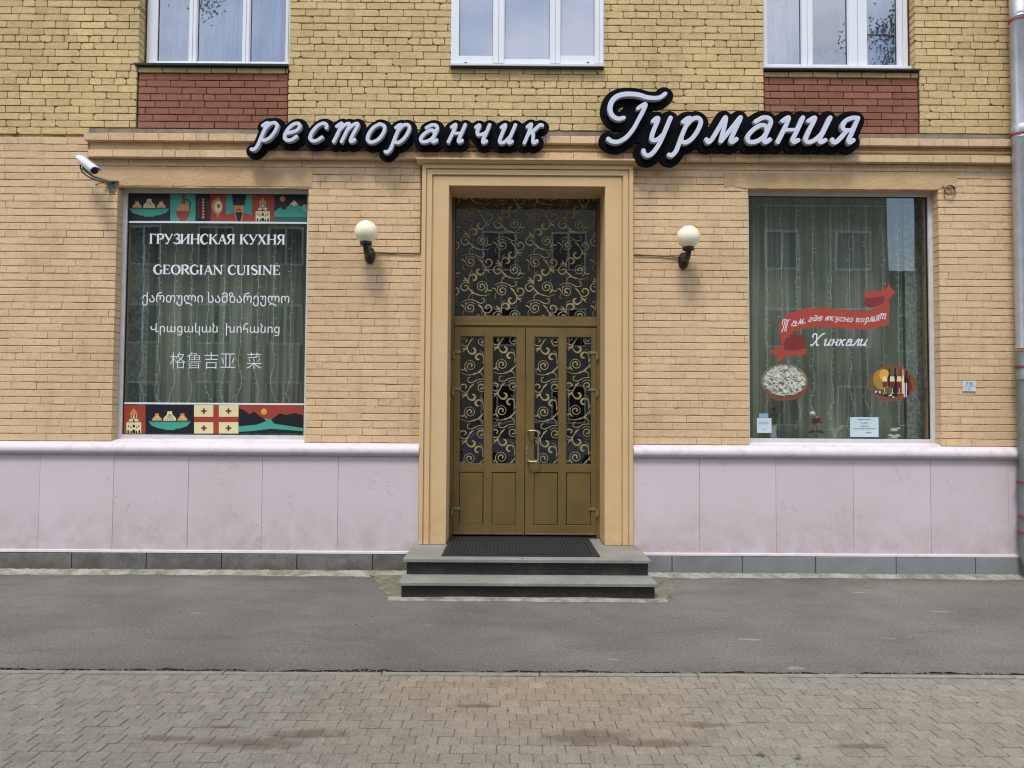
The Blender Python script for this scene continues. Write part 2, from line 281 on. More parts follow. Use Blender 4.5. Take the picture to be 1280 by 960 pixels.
# ------------------------------------------------------------------ helpers
class MB:
    def __init__(s): s.v = []; s.f = []; s.m = []; s.t = []
    def add(s, vs, fs, mi=0, tint=1.0):
        o = len(s.v); s.v += [tuple(q) for q in vs]; s.t += [tint]*len(vs)
        for f in fs: s.f.append(tuple(i+o for i in f)); s.m.append(mi)
    def box(s, x0, x1, y0, y1, z0, z1, mi=0, tint=1.0):
        v = [(x0, y0, z0), (x1, y0, z0), (x1, y1, z0), (x0, y1, z0), (x0, y0, z1), (x1, y0, z1), (x1, y1, z1), (x0, y1, z1)]
        s.add(v, [(0, 3, 2, 1), (4, 5, 6, 7), (0, 1, 5, 4), (1, 2, 6, 5), (2, 3, 7, 6), (3, 0, 4, 7)], mi, tint)
    def tube(s, pts, r, n=8, mi=0, cap=True, tint=1.0):
        pts = [Vector(p) for p in pts]; rs = radii(r, len(pts))
        o = []; prev = None
        for i, p in enumerate(pts):
            d = (pts[min(i+1, len(pts)-1)]-pts[max(i-1, 0)]).normalized()
            if prev is None: a = d.orthogonal().normalized()
            else: a = (prev-d*prev.dot(d)).normalized()
            prev = a; b = d.cross(a)
            o += [p+(a*math.cos(2*math.pi*k/n)+b*math.sin(2*math.pi*k/n))*rs[i] for k in range(n)]
        fs = [(i*n+k, i*n+(k+1) % n, (i+1)*n+(k+1) % n, (i+1)*n+k) for i in range(len(pts)-1) for k in range(n)]
        if cap: fs += [tuple(range(n-1, -1, -1)), tuple((len(pts)-1)*n+k for k in range(n))]
        s.add(o, fs, mi, tint)
    def prism(s, poly, x0, x1, mi=0, tint=1.0):          # poly in (y, z), extruded along x
        n = len(poly); v = [(x0, a, b) for a, b in poly]+[(x1, a, b) for a, b in poly]
        s.add(v, [(i, (i+1) % n, n+(i+1) % n, n+i) for i in range(n)]+[tuple(range(n-1, -1, -1)), tuple(range(n, 2*n))], mi, tint)
    def poly(s, pts, y, mi=0):                              # flat print in the facade plane
        s.add([(a, y, b) for a, b in pts], [tuple(range(len(pts)))], mi)
    def build(s, name, mats, parent=None, bevel=0.0, smooth=False, shift=(0, 0, 0)):
        me = bpy.data.meshes.new(name)
        me.from_pydata([(a-shift[0], b-shift[1], c-shift[2]) for a, b, c in s.v], [], s.f)
        mats = mats if isinstance(mats, (list, tuple)) else [mats]
        for m in mats: me.materials.append(MT[m] if isinstance(m, str) else m)
        me.polygons.foreach_set('material_index', s.m)
        at = me.attributes.new('tint', 'FLOAT', 'POINT'); at.data.foreach_set('value', s.t)
        bm = bmesh.new(); bm.from_mesh(me)
        if bevel:
            bmesh.ops.recalc_face_normals(bm, faces=bm.faces)
            bmesh.ops.bevel(bm, geom=[e for e in bm.edges if len(e.link_faces) == 2 and e.calc_face_angle(0) > 0.5], offset=bevel, segments=1 if bevel < 0.004 else 2, affect='EDGES', profile=0.5)
        bm.to_mesh(me); bm.free()
        if smooth:
            for p in me.polygons: p.use_smooth = True
            try: me.set_sharp_from_angle(angle=R_(40))
            except Exception: pass
        o = bpy.data.objects.new(name, me); COL.objects.link(o); o.location = shift
        if parent: attach(o, parent)
        return o
def attach(o, p):
    o.parent = p; o.matrix_parent_inverse = Matrix.Translation(-Vector(abs_loc(p)))
def abs_loc(o): return o.location          # children keep absolute coordinates
def tag(o, label=None, cat=None, group=None, kind=None):
    if label: o['label'] = label
    if cat: o['category'] = cat
    if group: o['group'] = group
    if kind: o['kind'] = kind
    return o
def thing(name, loc, label, cat, group=None):
    o = bpy.data.objects.new(name, None); COL.objects.link(o); o.location = loc; o.empty_display_size = 0.1
    return tag(o, label, cat, group)

def crv(pts, n=6):                                          # Catmull-Rom through points (any dimension)
    P = [np.array(p, float) for p in pts]; P = [2*P[0]-P[1]]+P+[2*P[-1]-P[-2]]; out = []
    for i in range(1, len(P)-2):
        for k in range(n):
            t = k/n; a, b, c, d = P[i-1:i+3]
            out.append(0.5*((2*b)+(-a+c)*t+(2*a-5*b+4*c-d)*t*t+(-a+3*b-3*c+d)*t**3))
    out.append(P[-2]); return out
def radii(rs, n):
    if not isinstance(rs, (list, tuple)): return [rs]*n
    x = np.linspace(0, 1, len(rs)); return list(np.interp(np.linspace(0, 1, n), x, rs))
LAY = [0]
def ribbon(mb, pts, rs, y, mi=0, clip=None, cap=True):
    """flat stroke lying in the facade plane; each stroke sits a hair proud of the last"""
    LAY[0] = (LAY[0]+1) % 14; y = y-LAY[0]*0.00012
    P = [np.array(p[:2], float) for p in pts]; rs = radii(rs, len(P))
    L = []; Rr = []
    for i, p in enumerate(P):
        d = P[min(i+1, len(P)-1)]-P[max(i-1, 0)]; d = d/(np.linalg.norm(d)+1e-9); nn = np.array([-d[1], d[0]])
        L.append(p+nn*rs[i]); Rr.append(p-nn*rs[i])
    def put(poly):
        if clip:
            poly = clip_poly(poly, clip)
            if len(poly) < 3: return
        mb.poly(poly, y, mi)
    for i in range(len(P)-1): put([L[i], Rr[i], Rr[i+1], L[i+1]])
    if cap:
        for p, q, r in ((P[0], P[1], rs[0]), (P[-1], P[-2], rs[-1])):
            a0 = math.atan2(*(p-q)[::-1]); put([p+r*np.array([math.cos(a0+t), math.sin(a0+t)]) for t in np.linspace(-math.pi/2, math.pi/2, 5)])
def clip_poly(poly, c):
    for ax, lo, sg in ((0, c[0], 1), (0, c[1], -1), (1, c[2], 1), (1, c[3], -1)):
        out = []
        for i in range(len(poly)):
            a, b = poly[i-1], poly[i]; da = (a[ax]-lo)*sg; db = (b[ax]-lo)*sg
            if (da >= 0) != (db >= 0): out.append(a+(b-a)*(da/(da-db)))
            if db >= 0: out.append(b)
        poly = out
        if not poly: return []
    return poly

# signed-distance outline -> solid with clean union (used for the channel letters)
def outline_solid(name, strokes, cell, y_front, depth, mats, parent, bevel=0.0, grow=0.0):
    allp = np.array([p for st in strokes for p in st[0]]); rm = max(max(st[1]) for st in strokes)+grow
    x0, z0 = allp.min(0)-rm-3*cell; x1, z1 = allp.max(0)+rm+3*cell
    nx = int((x1-x0)/cell)+2; nz = int((z1-z0)/cell)+2
    F = np.full((nx, nz), 1.0); gx = x0+np.arange(nx)*cell; gz = z0+np.arange(nz)*cell
    for pts, rs in strokes:
        for i in range(len(pts)-1):
            a = np.array(pts[i]); b = np.array(pts[i+1]); ra, rb = rs[i]+grow, rs[i+1]+grow; m = max(ra, rb)+3*cell
            i0 = max(0, int((min(a[0], b[0])-m-x0)/cell)); i1 = min(nx, int((max(a[0], b[0])+m-x0)/cell)+2)
            k0 = max(0, int((min(a[1], b[1])-m-z0)/cell)); k1 = min(nz, int((max(a[1], b[1])+m-z0)/cell)+2)
            X, Z = np.meshgrid(gx[i0:i1], gz[k0:k1], indexing='ij'); d = b-a; L = d@d+1e-12
            t = np.clip(((X-a[0])*d[0]+(Z-a[1])*d[1])/L, 0, 1)
            D = np.hypot(X-a[0]-t*d[0], Z-a[1]-t*d[1])-(ra+(rb-ra)*t); F[i0:i1, k0:k1] = np.minimum(F[i0:i1, k0:k1], D)
    F[np.abs(F) < 1e-7] = 1e-7
    I = F < 0; act = np.argwhere((I[:-1, :-1].astype(int)+I[1:, :-1]+I[:-1, 1:]+I[1:, 1:]) % 4 > 0)
    nxt = {}; ptc = {}
    def ept(a, b):
        k = (a, b) if a < b else (b, a)
        if k not in ptc:
            fa, fb = F[k[0]], F[k[1]]; t = fa/(fa-fb)
            ptc[k] = (x0+cell*(k[0][0]+(k[1][0]-k[0][0])*t), z0+cell*(k[0][1]+(k[1][1]-k[0][1])*t))
        return k
    for i, k in act:
        c = [(i, k), (i+1, k), (i+1, k+1), (i, k+1)]; c = [(int(a), int(b)) for a, b in c]; ins = [bool(I[q]) for q in c]
        ent = []; ext = []
        for e in range(4):
            a, b = e, (e+1) % 4
            if ins[a] and not ins[b]: ext.append(ept(c[a], c[b]))
            if not ins[a] and ins[b]: ent.append(ept(c[a], c[b]))
        if len(ext) == 1: nxt[ext[0]] = ent[0]
        else:                                              # ambiguous: keep corners separate
            order = [e for e in range(4)]
            for e in order:
                if ins[e]: nxt[ept(c[e], c[(e+1) % 4])] = ept(c[e-1], c[e])
    loops = []; left = set(nxt)
    while left:
        s0 = left.pop(); lp = [s0]; q = nxt.get(s0)
        while q is not None and q != s0 and q in left: left.discard(q); lp.append(q); q = nxt.get(q)
        if len(lp) > 5: loops.append([ptc[q] for q in lp])
    cu = bpy.data.curves.new(name, 'CURVE'); cu.dimensions = '2D'; cu.fill_mode = 'BOTH'; cu.extrude = depth/2-bevel; cu.bevel_depth = bevel; cu.bevel_resolution = 1
    for lp in loops:
        P = np.array(lp); keep = [0]
        for i in range(1, len(P)-1):
            a, b, c = P[keep[-1]], P[i], P[i+1]; cr = abs((b[0]-a[0])*(c[1]-a[1])-(b[1]-a[1])*(c[0]-a[0]))
            if cr > 1.2e-6 or np.linalg.norm(b-a) > 0.05: keep.append(i)
        P = P[keep]; sp = cu.splines.new('POLY'); sp.points.add(len(P)-1); sp.use_cyclic_u = True
        for q, p in zip(sp.points, P): q.co = (p[0], p[1], 0, 1)
    to = bpy.data.objects.new('tmp', cu); COL.objects.link(to)
    me = bpy.data.meshes.new_from_object(to); bpy.data.objects.remove(to)
    # curve plane (x, y) -> facade plane (x, z); front face looks towards -Y
    for v in me.vertices: x, y, z = v.co; v.co = (x, y_front+depth/2-z, y)
    me.materials.clear()
    for m in mats: me.materials.append(MT[m])
    me.update()
    if len(mats) > 1:
        for p in me.polygons: p.material_index = 0 if abs(p.normal.y) > 0.75 else 1
    me.name = name
    o = bpy.data.objects.new(name, me); COL.objects.link(o)
    if parent: attach(o, parent)
    return o

# ------------------------------------------------------------------ the building
B = thing('restaurant_building', (0.17, 0, 0), 'yellow brick building with lilac plinth, shop windows and a tall central doorway', 'building')
XL, XR = -7.2, 7.4
P0, CP = 1.337, 0.07605             # foot of the brickwork, course height
ZT = P0+42*CP                       # top of the ground-floor brickwork (4.531)
WL = (-4.135, -2.13, 1.34, 4.02); WR = (2.497, 4.50, 1.34, 4.035)      # shop window openings x0 x1 z0 z1
DO = (-0.93, 1.275, 0.0, 4.30)                                          # slot taken by the door surround
UL = (-3.955, -2.362, 5.30, 6.95); UC = (-0.64, 0.965, 5.33, 6.95); UR = (2.675, 4.285, 5.30, 6.95)
RL = (-3.965, -2.368, ZT+0.035, 5.30); RR = (2.672, 4.322, ZT+0.035, 5.30)
XU = [(-6.9, -5.9, 5.3, 6.95), (6.2, 7.1, 5.3, 6.95)]

def wall_sheet(name, mat, parent, y, thick, rect, opens, pad=0.006):
    x0, x1, z0, z1 = rect; xs = {x0, x1}; zs = {z0, z1}
    O = [(a-pad, b+pad, c-pad, d+pad) for a, b, c, d in opens]
    for a, b, c, d in O: xs |= {a, b}; zs |= {c, d}
    xs = sorted(v for v in xs if x0 <= v <= x1); zs = sorted(v for v in zs if z0 <= v <= z1)
    op = lambda i, k: any(a-1e-6 <= (xs[i]+xs[i+1])/2 <= b+1e-6 and c-1e-6 <= (zs[k]+zs[k+1])/2 <= d+1e-6 for a, b, c, d in O) if 0 <= i < len(xs)-1 and 0 <= k < len(zs)-1 else True
    mb = MB(); t = y+thick
    for i in range(len(xs)-1):
        for k in range(len(zs)-1):
            if op(i, k): continue
            a, b, c, d = xs[i], xs[i+1], zs[k], zs[k+1]
            mb.add([(a, y, c), (b, y, c), (b, y, d), (a, y, d)], [(0, 1, 2, 3)])
            mb.add([(a, t, c), (b, t, c), (b, t, d), (a, t, d)], [(3, 2, 1, 0)])
            if op(i-1, k): mb.add([(a, y, c), (a, t, c), (a, t, d), (a, y, d)], [(3, 2, 1, 0)])
            if op(i+1, k): mb.add([(b, y, c), (b, t, c), (b, t, d), (b, y, d)], [(0, 1, 2, 3)])
            if op(i, k-1): mb.add([(a, y, c), (b, y, c), (b, t, c), (a, t, c)], [(3, 2, 1, 0)])
            if op(i, k+1): mb.add([(a, y, d), (b, y, d), (b, t, d), (a, t, d)], [(0, 1, 2, 3)])
    return mb.build(name, mat, parent)

def brick_geo(w, h, d, rnd, jit, cut, bev=0.0034, bx=1.0):
    """one brick: worn outline, chamfered front; front face at y=0, body goes back by d"""
    a, b = w/2, h/2; J = lambda s=1.0: rnd.uniform(-jit, jit)*s
    c = [cut*rnd.uniform(0.5, 1.6) for _ in range(4)]
    c = [min(q*(3.2 if rnd.random() < 0.07 and cut > 0.006 else 1), h*0.42) for q in c]
    O = [(-a+c[0], -b+J()), (J(6), -b+J()), (a-c[1], -b+J()), (a+J(.5), -b+c[1]*.8), (a+J(.5), b-c[2]*.8), (a-c[2], b+J()), (J(6), b+J()), (-a+c[3], b+J()), (-a+J(.5), b-c[3]*.8), (-a+J(.5), -b+c[0]*.8)]
    n = len(O); y = rnd.uniform(-0.0018, 0.0018)
    tx, tz = rnd.uniform(-.0015, .0015)/a, rnd.uniform(-.0012, .0012)/b
    F = lambda p: y+p[0]*tx+p[1]*tz
    I = [(p[0]*(1-bev*bx/a), p[1]*(1-bev/b)) for p in O]
    v = [(p[0], d, p[1]) for p in O]+[(p[0], F(p)+bev, p[1]) for p in O]+[(p[0], F(p), p[1]) for p in I]
    f = [(i, (i+1) % n, n+(i+1) % n, n+i) for i in range(n)]+[(n+i, n+(i+1) % n, 2*n+(i+1) % n, 2*n+i) for i in range(n)]+[tuple(2*n+i for i in range(n))]
    return v, f
def variants(tag_, w, h, d, count, jit, cut, mat, lo, hi, seed=1, bx=1.0):
    out = []; r = random.Random(seed)
    for _ in range(count):
        m = MB(); v, f = brick_geo(w, h, d, r, jit, cut, bx=bx); m.add(v, f, 0, r.uniform(lo, hi))
        o = m.build(tag_, mat); me = o.data; bpy.data.objects.remove(o); out.append(me)
    return out
def bricks(parent, mat, y, rows, segs_fn, joint, vj, jit, cut, lo, hi, header_rows, limit, seed, bl=0.26, depth=0.016, edge_depth=0.115, name='brick', view=(-5.35, 5.35), phase=0.0, bx=1.0, hj=0.0):
    """rows: list of (z0, z1, index); segs_fn(zc) -> [(x0, x1, edge0, edge1)]"""
    r = random.Random(seed); cand = []; rest = MB()
    for z0, z1, idx in rows:
        hd = idx in header_rows; L = bl/2 if hd else bl; ph = phase+(0.065 if hd else (0.0 if idx % 2 else bl/2))+r.uniform(-0.03, 0.03)
        for a, b, ea, eb in segs_fn((z0+z1)/2):
            k = math.floor((a-ph)/L); cuts = [a]
            x = ph+(k+1)*L
            while x < b-0.03:
                if x-cuts[-1] > 0.045: cuts.append(x+r.uniform(-0.004, 0.004))
                if not hd and r.random() < 0.06: cuts.append(cuts[-1]+L/2)      # a half brick slipped in
                x += L
            cuts = [q for q in cuts if q < b-0.04 or q == a]+[b]
            for i in range(len(cuts)-1):
                u, v = cuts[i], cuts[i+1]
                if v-u < 0.03: continue
                e = (i == 0 and ea) or (i == len(cuts)-2 and eb)
                gl = vj/2 if r.random() > 0.25 else vj/2+0.0026; gr = vj/2
                cu, cv = u+(0 if i == 0 and ea else gl), v-(0 if i == len(cuts)-2 and eb else gr)
                cand.append((0.5*(cu+cv), 0.5*(z0+z1)+r.uniform(-hj, hj)*.5, cv-cu, z1-z0-joint+r.uniform(-hj, hj), e))
    full = bl-vj; half = bl/2-vj; H_ = rows[0][1]-rows[0][0]-joint
    VF = variants(name, full, H_, depth, 24, jit, cut, mat, lo, hi, seed+1, bx)
    order = sorted(range(len(cand)), key=lambda i: (abs(cand[i][0]-0.17)*0.8+abs(cand[i][1]-2.6)) if view[0] < cand[i][0] < view[1] and cand[i][1] < 6.05 else 99)
    single = set(); cnt = 0
    for i in order:
        x, z, w_, h_, e = cand[i]
        if cnt >= limit or not (view[0] < x < view[1]) or z > 6.05: break
        if (abs(w_-full) < 0.012 or limit > 9000) and not e: single.add(i); cnt += 1
    for i, (x, z, w_, h_, e) in enumerate(cand):
        if i in single:
            me = r.choice(VF)
            o = bpy.data.objects.new(name, me); COL.objects.link(o); o.location = (x, y, z); o.scale = (w_/full, 1, h_/H_); attach(o, parent)
        else:
            v, f = brick_geo(w_, h_, edge_depth if e else depth, r, jit, cut, bx=bx); rest.add([(p[0]+x, p[1]+y, p[2]+z) for p in v], f, 0, r.uniform(lo, hi))
    if rest.v: tag(rest.build('brickwork', mat, parent), kind='stuff')
    return cnt
def segs(rect, opens, reveal):
    def fn(zc):
        S_ = [(rect[0], rect[1], False, False)]
        for i, (a, b, c, d) in enumerate(opens):
            if c-0.01 < zc < d+0.005:
                N_ = []
                for s in S_:
                    if b <= s[0] or a >= s[1]: N_.append(s); continue
                    if a > s[0]: N_.append((s[0], a, s[2], reveal[i]))
                    if b < s[1]: N_.append((b, s[1], reveal[i], s[3]))
                S_ = N_
        return [s for s in S_ if s[1]-s[0] > 0.03]
    return fn

# ground floor
LBL = (-4.37, -2.095, P0+35.55*CP, P0+37.55*CP); LBR = (2.24, 4.70, P0+35.6*CP, P0+37.6*CP)     # plastered lintels
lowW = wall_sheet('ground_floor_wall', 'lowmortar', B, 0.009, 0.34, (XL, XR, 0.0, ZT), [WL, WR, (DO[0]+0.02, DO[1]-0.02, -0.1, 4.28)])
rows = [(P0+i*CP, P0+(i+1)*CP, i) for i in range(42)]
f1 = segs((XL, XR, 0, 9), [WL, WR, DO, (LBL[0], LBL[1], P0+36*CP, P0+37*CP), (LBR[0], LBR[1], P0+36*CP, P0+37*CP), (-4.445, XR+1, P0+39*CP, 9)], [True, True, False, False, False, False])
bricks(lowW, 'low', 0.0, rows, f1, 0.0062, 0.0004, 0.0020, 0.0032, 0.96, 1.04, {5, 11, 17, 23, 29, 35}, 300, 11, bx=0.35, hj=0.0016)
for k, (r4, wn) in enumerate(((LBL, WL), (LBR, WR))):
    m = MB(); a, b, c, d = r4; rr = random.Random(k); nseg = 34
    top = [d+rr.uniform(-.004, .006) for _ in range(nseg+1)]; bot = []
    for i in range(nseg+1):
        x = a+(b-a)*i/nseg; bot.append((wn[3] if wn[0]-0.05 < x < wn[1]+0.05 else wn[3]+0.012+0.02*math.sin(i*1.7)**2)+rr.uniform(-.003, .003))
    for i in range(nseg):
        xa, xb = a+(b-a)*i/nseg, a+(b-a)*(i+1)/nseg; y = -0.006
        q = [(xa, y, bot[i]), (xb, y, bot[i+1]), (xb, y, top[i+1]), (xa, y, top[i]), (xa, 0.118, bot[i]), (xb, 0.118, bot[i+1]), (xb, 0.01, top[i+1]), (xa, 0.01, top[i])]
        F = [(0, 1, 2, 3), (0, 4, 5, 1), (3, 2, 6, 7)]
        if i == 0: F.append((0, 3, 7, 4))
        if i == nseg-1: F.append((1, 5, 6, 2))
        m.add(q, F)
    m.build('plaster_lintel', 'band', lowW)

# upper floor
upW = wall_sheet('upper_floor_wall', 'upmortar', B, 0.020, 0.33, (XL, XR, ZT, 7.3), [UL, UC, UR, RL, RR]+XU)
UZ = 4.638
rowsU = [(UZ+i*CP, UZ+(i+1)*CP, i) for i in range(-1, 34)]
f2 = segs((XL, XR, 0, 9), [UL, UC, UR, RL, RR]+XU+[(-4.455, XR+1, 4.5, UZ-0.01)], [True]*3+[False, False, True, True, False])
bricks(upW, 'up', 0.006, rowsU, f2, 0.0072, 0.0050, 0.0026, 0.0072, 0.89, 1.07, {6, 12, 18, 24, 30}, 300, 21, bx=0.8, hj=0.0016)
m = MB(); m.box(XL, XR, 0.0, 0.36, 7.302, 12.5); m.build('plain_wall_above', 'up', B)
for k, (a, b, c, d) in enumerate((RL, RR)):
    pw = MB(); pw.box(a+0.002, b-0.002, 0.032, 0.3, c, d-0.002); pp = pw.build('red_brick_panel', 'redmortar', B)
    rws = [(c+i*0.0740, c+(i+1)*0.0740, i) for i in range(9)]
    bricks(pp, 'red', 0.022, rws, lambda z, a=a, b=b: [(a+0.008, b-0.006, False, False)], 0.008, 0.007, 0.0016, 0.004, 0.88, 1.1, set(), 400, 31+k, depth=0.012)
    m = MB(); rr = random.Random(k+4); x = a+0.004
    zc = c+9*0.0740+0.004
    while x < b-0.02:
        x2 = min(x+0.26, b-0.004); v, f = brick_geo(x2-x-0.008, 5.295-zc-0.004, 0.02, rr, 0.001, 0.004)
        o = MB(); o.add(v, f, 0, rr.uniform(0.8, 0.95)); o.build('under_sill_brick', 'up', pp).location = ((x+x2)/2, 0.012, (5.295+zc)/2); x = x2

# cornice over the ground floor
CO0 = -4.455
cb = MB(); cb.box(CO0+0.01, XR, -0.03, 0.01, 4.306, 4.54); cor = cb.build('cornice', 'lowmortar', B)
def course(zb, zt, y, x0, x1, L, parent, mat, seed, joint=0.003, back=0.0, name='brick'):
    rr = random.Random(seed); x = x0
    while x < x1-0.03:
        x2 = min(x+L*rr.choice((1, 1, 1, 1, .5)), x1); v, f = brick_geo(x2-x-joint, zt-zb, back-y, rr, 0.0016, 0.004, 0.003)
        mb = MB(); mb.add(v, f, 0, rr.uniform(0.92, 1.05)); o = mb.build(name, mat, parent); o.location = ((x+x2)/2, y, (zb+zt)/2); x = x2
course(4.303, 4.379, -0.072, -4.42, 7.3, 0.26, cor, 'low', 1)
course(4.382, 4.466, -0.034, -4.42, 7.3, 0.26, cor, 'low', 2)
course(4.469, 4.545, -0.098, CO0, 7.3, 0.26, cor, 'low', 3)
m = MB(); m.prism([(-0.05, 4.404), (-0.056, 4.412), (-0.052, 4.428), (-0.03, 4.436), (-0.03, 4.402)], -0.95, 7.3); m.build('bead_moulding', 'plaster', cor)
m = MB(); m.prism([(-0.088, 4.546), (-0.088, 4.550), (0.002, 4.570), (0.004, 4.628), (0.018, 4.632), (0.018, 4.546)], CO0, 7.3); m.build('cement_wash', 'wash', cor)

# door surround
sr = MB()
JL, JR, JT = -0.65, 0.985, 4.03
ins = [0, 0.042, 0.052, 0.105, 0.118]; ztop = [4.247, 4.205, 4.195, 4.142, 4.129, JT]; ys = [-0.072, -0.052, -0.062, -0.040, -0.046]
for i, yy in enumerate(ys):
    xo, xo2 = DO[0]+ins[i], DO[1]-ins[i]; xi, xi2 = (DO[0]+ins[i+1], DO[1]-ins[i+1]) if i < 4 else (JL, JR); zo_, zi_ = ztop[i], ztop[i+1]; yb = 0.02 if i < 4 else 0.42; zb = 0.302
    O_ = [(xo, zb), (xo, zo_), (xo2, zo_), (xo2, zb)]; I_ = [(xi, zb), (xi, zi_), (xi2, zi_), (xi2, zb)]
    v = [(p[0], yy, p[1]) for p in O_]+[(p[0], yy, p[1]) for p in I_]+[(p[0], yb, p[1]) for p in O_]+[(p[0], yb, p[1]) for p in I_]
    sr.add(v, [f_ for k in range(3) for f_ in ((k, 4+k, 5+k, k+1), (k, k+1, 9+k, 8+k), (4+k, 12+k, 13+k, 5+k), (8+k, 9+k, 13+k, 12+k))]+[(0, 8, 12, 4), (3, 7, 15, 11)])
sur = sr.build('door_surround', 'plaster', B, bevel=0.003)
m = MB(); m.prism([(-0.03, 4.249), (-0.085, 4.256), (-0.10, 4.272), (-0.135, 4.280), (-0.135, 4.297), (-0.12, 4.302), (-0.03, 4.302)], -0.985, 1.312); m.build('cap_moulding', 'plaster', sur, smooth=False)

# plinth
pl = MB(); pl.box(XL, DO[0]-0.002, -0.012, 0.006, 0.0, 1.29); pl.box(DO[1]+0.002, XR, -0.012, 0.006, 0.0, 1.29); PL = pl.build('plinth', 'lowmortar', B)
jl = [-7.16, -6.38, -5.61, -4.84, -4.08, -3.31, -2.55, -1.767, -0.934]; jr = [1.279, 1.966, 2.755, 3.556, 4.356, 5.16, 5.96, 6.76, 7.38]
rr = random.Random(3)
for J in (jl, jr):
    for a, b in zip(J, J[1:]):
        m = MB(); y = -0.038+rr.uniform(-.0015, .0015); m.box(a+0.0013, b-0.0013, y, -0.012, 0.226, 1.21, 0, rr.uniform(0.97, 1.02)); m.build('panel', 'lilac', PL, bevel=0.0015)
kl = [-7.0, -6.1, -5.29, -4.48, -3.717, -2.945, -2.174, -1.40, -0.934]; kr = [1.279, 1.676, 2.398, 3.153, 3.98, 4.796, 5.6, 6.4, 7.3]
for J in (kl, kr):
    for a, b in zip(J, J[1:]):
        m = MB(); y = -0.056+rr.uniform(-.003, .003); m.box(a+0.004, b-0.004, y, -0.012, -0.02, 0.193+rr.uniform(-.002, .002), 0, rr.uniform(0.86, 1.08)); m.build('granite_block', 'granite', PL, bevel=0.004)
for a, b in ((XL, DO[0]-0.003), (DO[1]+0.003, XR)):
    m = MB(); m.prism([(-0.012, 0.196), (-0.05, 0.197), (-0.056, 0.203), (-0.052, 0.224), (-0.040, 0.2285), (-0.012, 0.2285)], a, b); m.build('white_trim', 'ledge', PL)
    m = MB(); pr = [(0.008, 1.335), (-0.052, 1.313), (-0.078, 1.298), (-0.092, 1.272), (-0.094, 1.245), (-0.084, 1.222), (-0.060, 1.206), (-0.034, 1.200), (-0.012, 1.200), (0.008, 1.22)]
    m.prism(pr, a, b); m.build('sill_ledge', 'ledge', PL, smooth=True)

# ------------------------------------------------------------------ shop windows
def frame_box(mb, x0, x1, z0, z1, w_, y0, y1, mi=0, wb=None, wt=None):
    wb = wb or w_; wt = wt or w_
    mb.box(x0, x0+w_, y0, y1, z0, z1, mi); mb.box(x1-w_, x1, y0, y1, z0, z1, mi)
    mb.box(x0+w_, x1-w_, y0+0.0006, y1, z0, z0+wb, mi); mb.box(x0+w_, x1-w_, y0+0.0006, y1, z1-wt, z1, mi)
GY = 0.150
for k, wn in enumerate((WL, WR)):
    a, b, c, d = wn
    m = MB(); frame_box(m, a-0.004, b+0.004, 1.352, d+0.01, 0.047, 0.118, 0.19, 0, 0.052, 0.05); fr = m.build('shop_window', 'pvcold', B, bevel=0.002)
    m = MB(); frame_box(m, a+0.043, b-0.043, 1.404, d-0.040, 0.006, 0.140, 0.17); m.build('gasket', 'gasket', fr)
    m = MB(); m.box(a+0.04, b-0.04, GY, GY+0.006, 1.40, d-0.036); m.build('pane', 'glass', fr)
    m = MB(); m.prism([(0.118, 1.3515), (0.118, 1.362), (0.06, 1.352), (0.004, 1.3365), (0.004, 1.33), (0.118, 1.33)], a+0.002, b-0.002); m.build('sill', 'ledge', fr)
# rooms behind
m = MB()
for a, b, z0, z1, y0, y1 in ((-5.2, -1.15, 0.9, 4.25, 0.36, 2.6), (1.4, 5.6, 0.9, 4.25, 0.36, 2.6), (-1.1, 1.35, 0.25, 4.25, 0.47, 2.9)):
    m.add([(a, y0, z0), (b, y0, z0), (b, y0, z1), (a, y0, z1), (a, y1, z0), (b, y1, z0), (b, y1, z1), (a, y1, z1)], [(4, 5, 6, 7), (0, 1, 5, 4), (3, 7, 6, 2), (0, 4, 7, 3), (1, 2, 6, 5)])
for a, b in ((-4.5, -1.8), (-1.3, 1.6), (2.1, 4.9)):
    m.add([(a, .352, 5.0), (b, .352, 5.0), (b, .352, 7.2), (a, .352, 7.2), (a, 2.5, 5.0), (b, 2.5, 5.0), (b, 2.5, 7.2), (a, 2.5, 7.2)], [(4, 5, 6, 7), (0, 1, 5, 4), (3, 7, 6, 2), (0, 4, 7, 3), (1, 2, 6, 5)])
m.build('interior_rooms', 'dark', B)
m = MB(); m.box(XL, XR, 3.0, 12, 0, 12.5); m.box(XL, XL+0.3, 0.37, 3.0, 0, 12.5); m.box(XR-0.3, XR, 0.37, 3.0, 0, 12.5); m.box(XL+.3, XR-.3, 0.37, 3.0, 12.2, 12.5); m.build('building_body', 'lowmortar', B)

# ------------------------------------------------------------------ entrance door
DY = 0.40
m = MB()
fx0, fx1, fz0, fz1 = -0.665, 1.0, 0.302, 4.15
m.box(fx0, -0.615, DY-0.012, DY+0.06, fz0, fz1); m.box(0.948, fx1, DY-0.012, DY+0.06, fz0, fz1)
m.box(-0.615, 0.948, DY-0.0115, DY+0.06, 4.085, fz1); m.box(-0.615, 0.948, DY-0.0115, DY+0.06, 2.60, 2.715)
m.box(-0.615, 0.948, DY-0.020, DY-0.0118, 2.612, 2.636)
DF = m.build('door_frame', 'door', B, bevel=0.003)
m = MB(); frame_box(m, -0.615, 0.948, 2.715, 4.085, 0.010, DY, DY+0.04); m.build('gasket', 'gasket', DF)
m = MB(); m.box(-0.607, 0.94, DY+0.018, DY+0.024, 2.722, 4.078); m.build('pane', 'doorglass', DF)
m = MB(); m.box(-0.62, 0.955, DY-0.02, DY+0.06, 0.302, 0.318); m.build('threshold', 'gasket', DF)

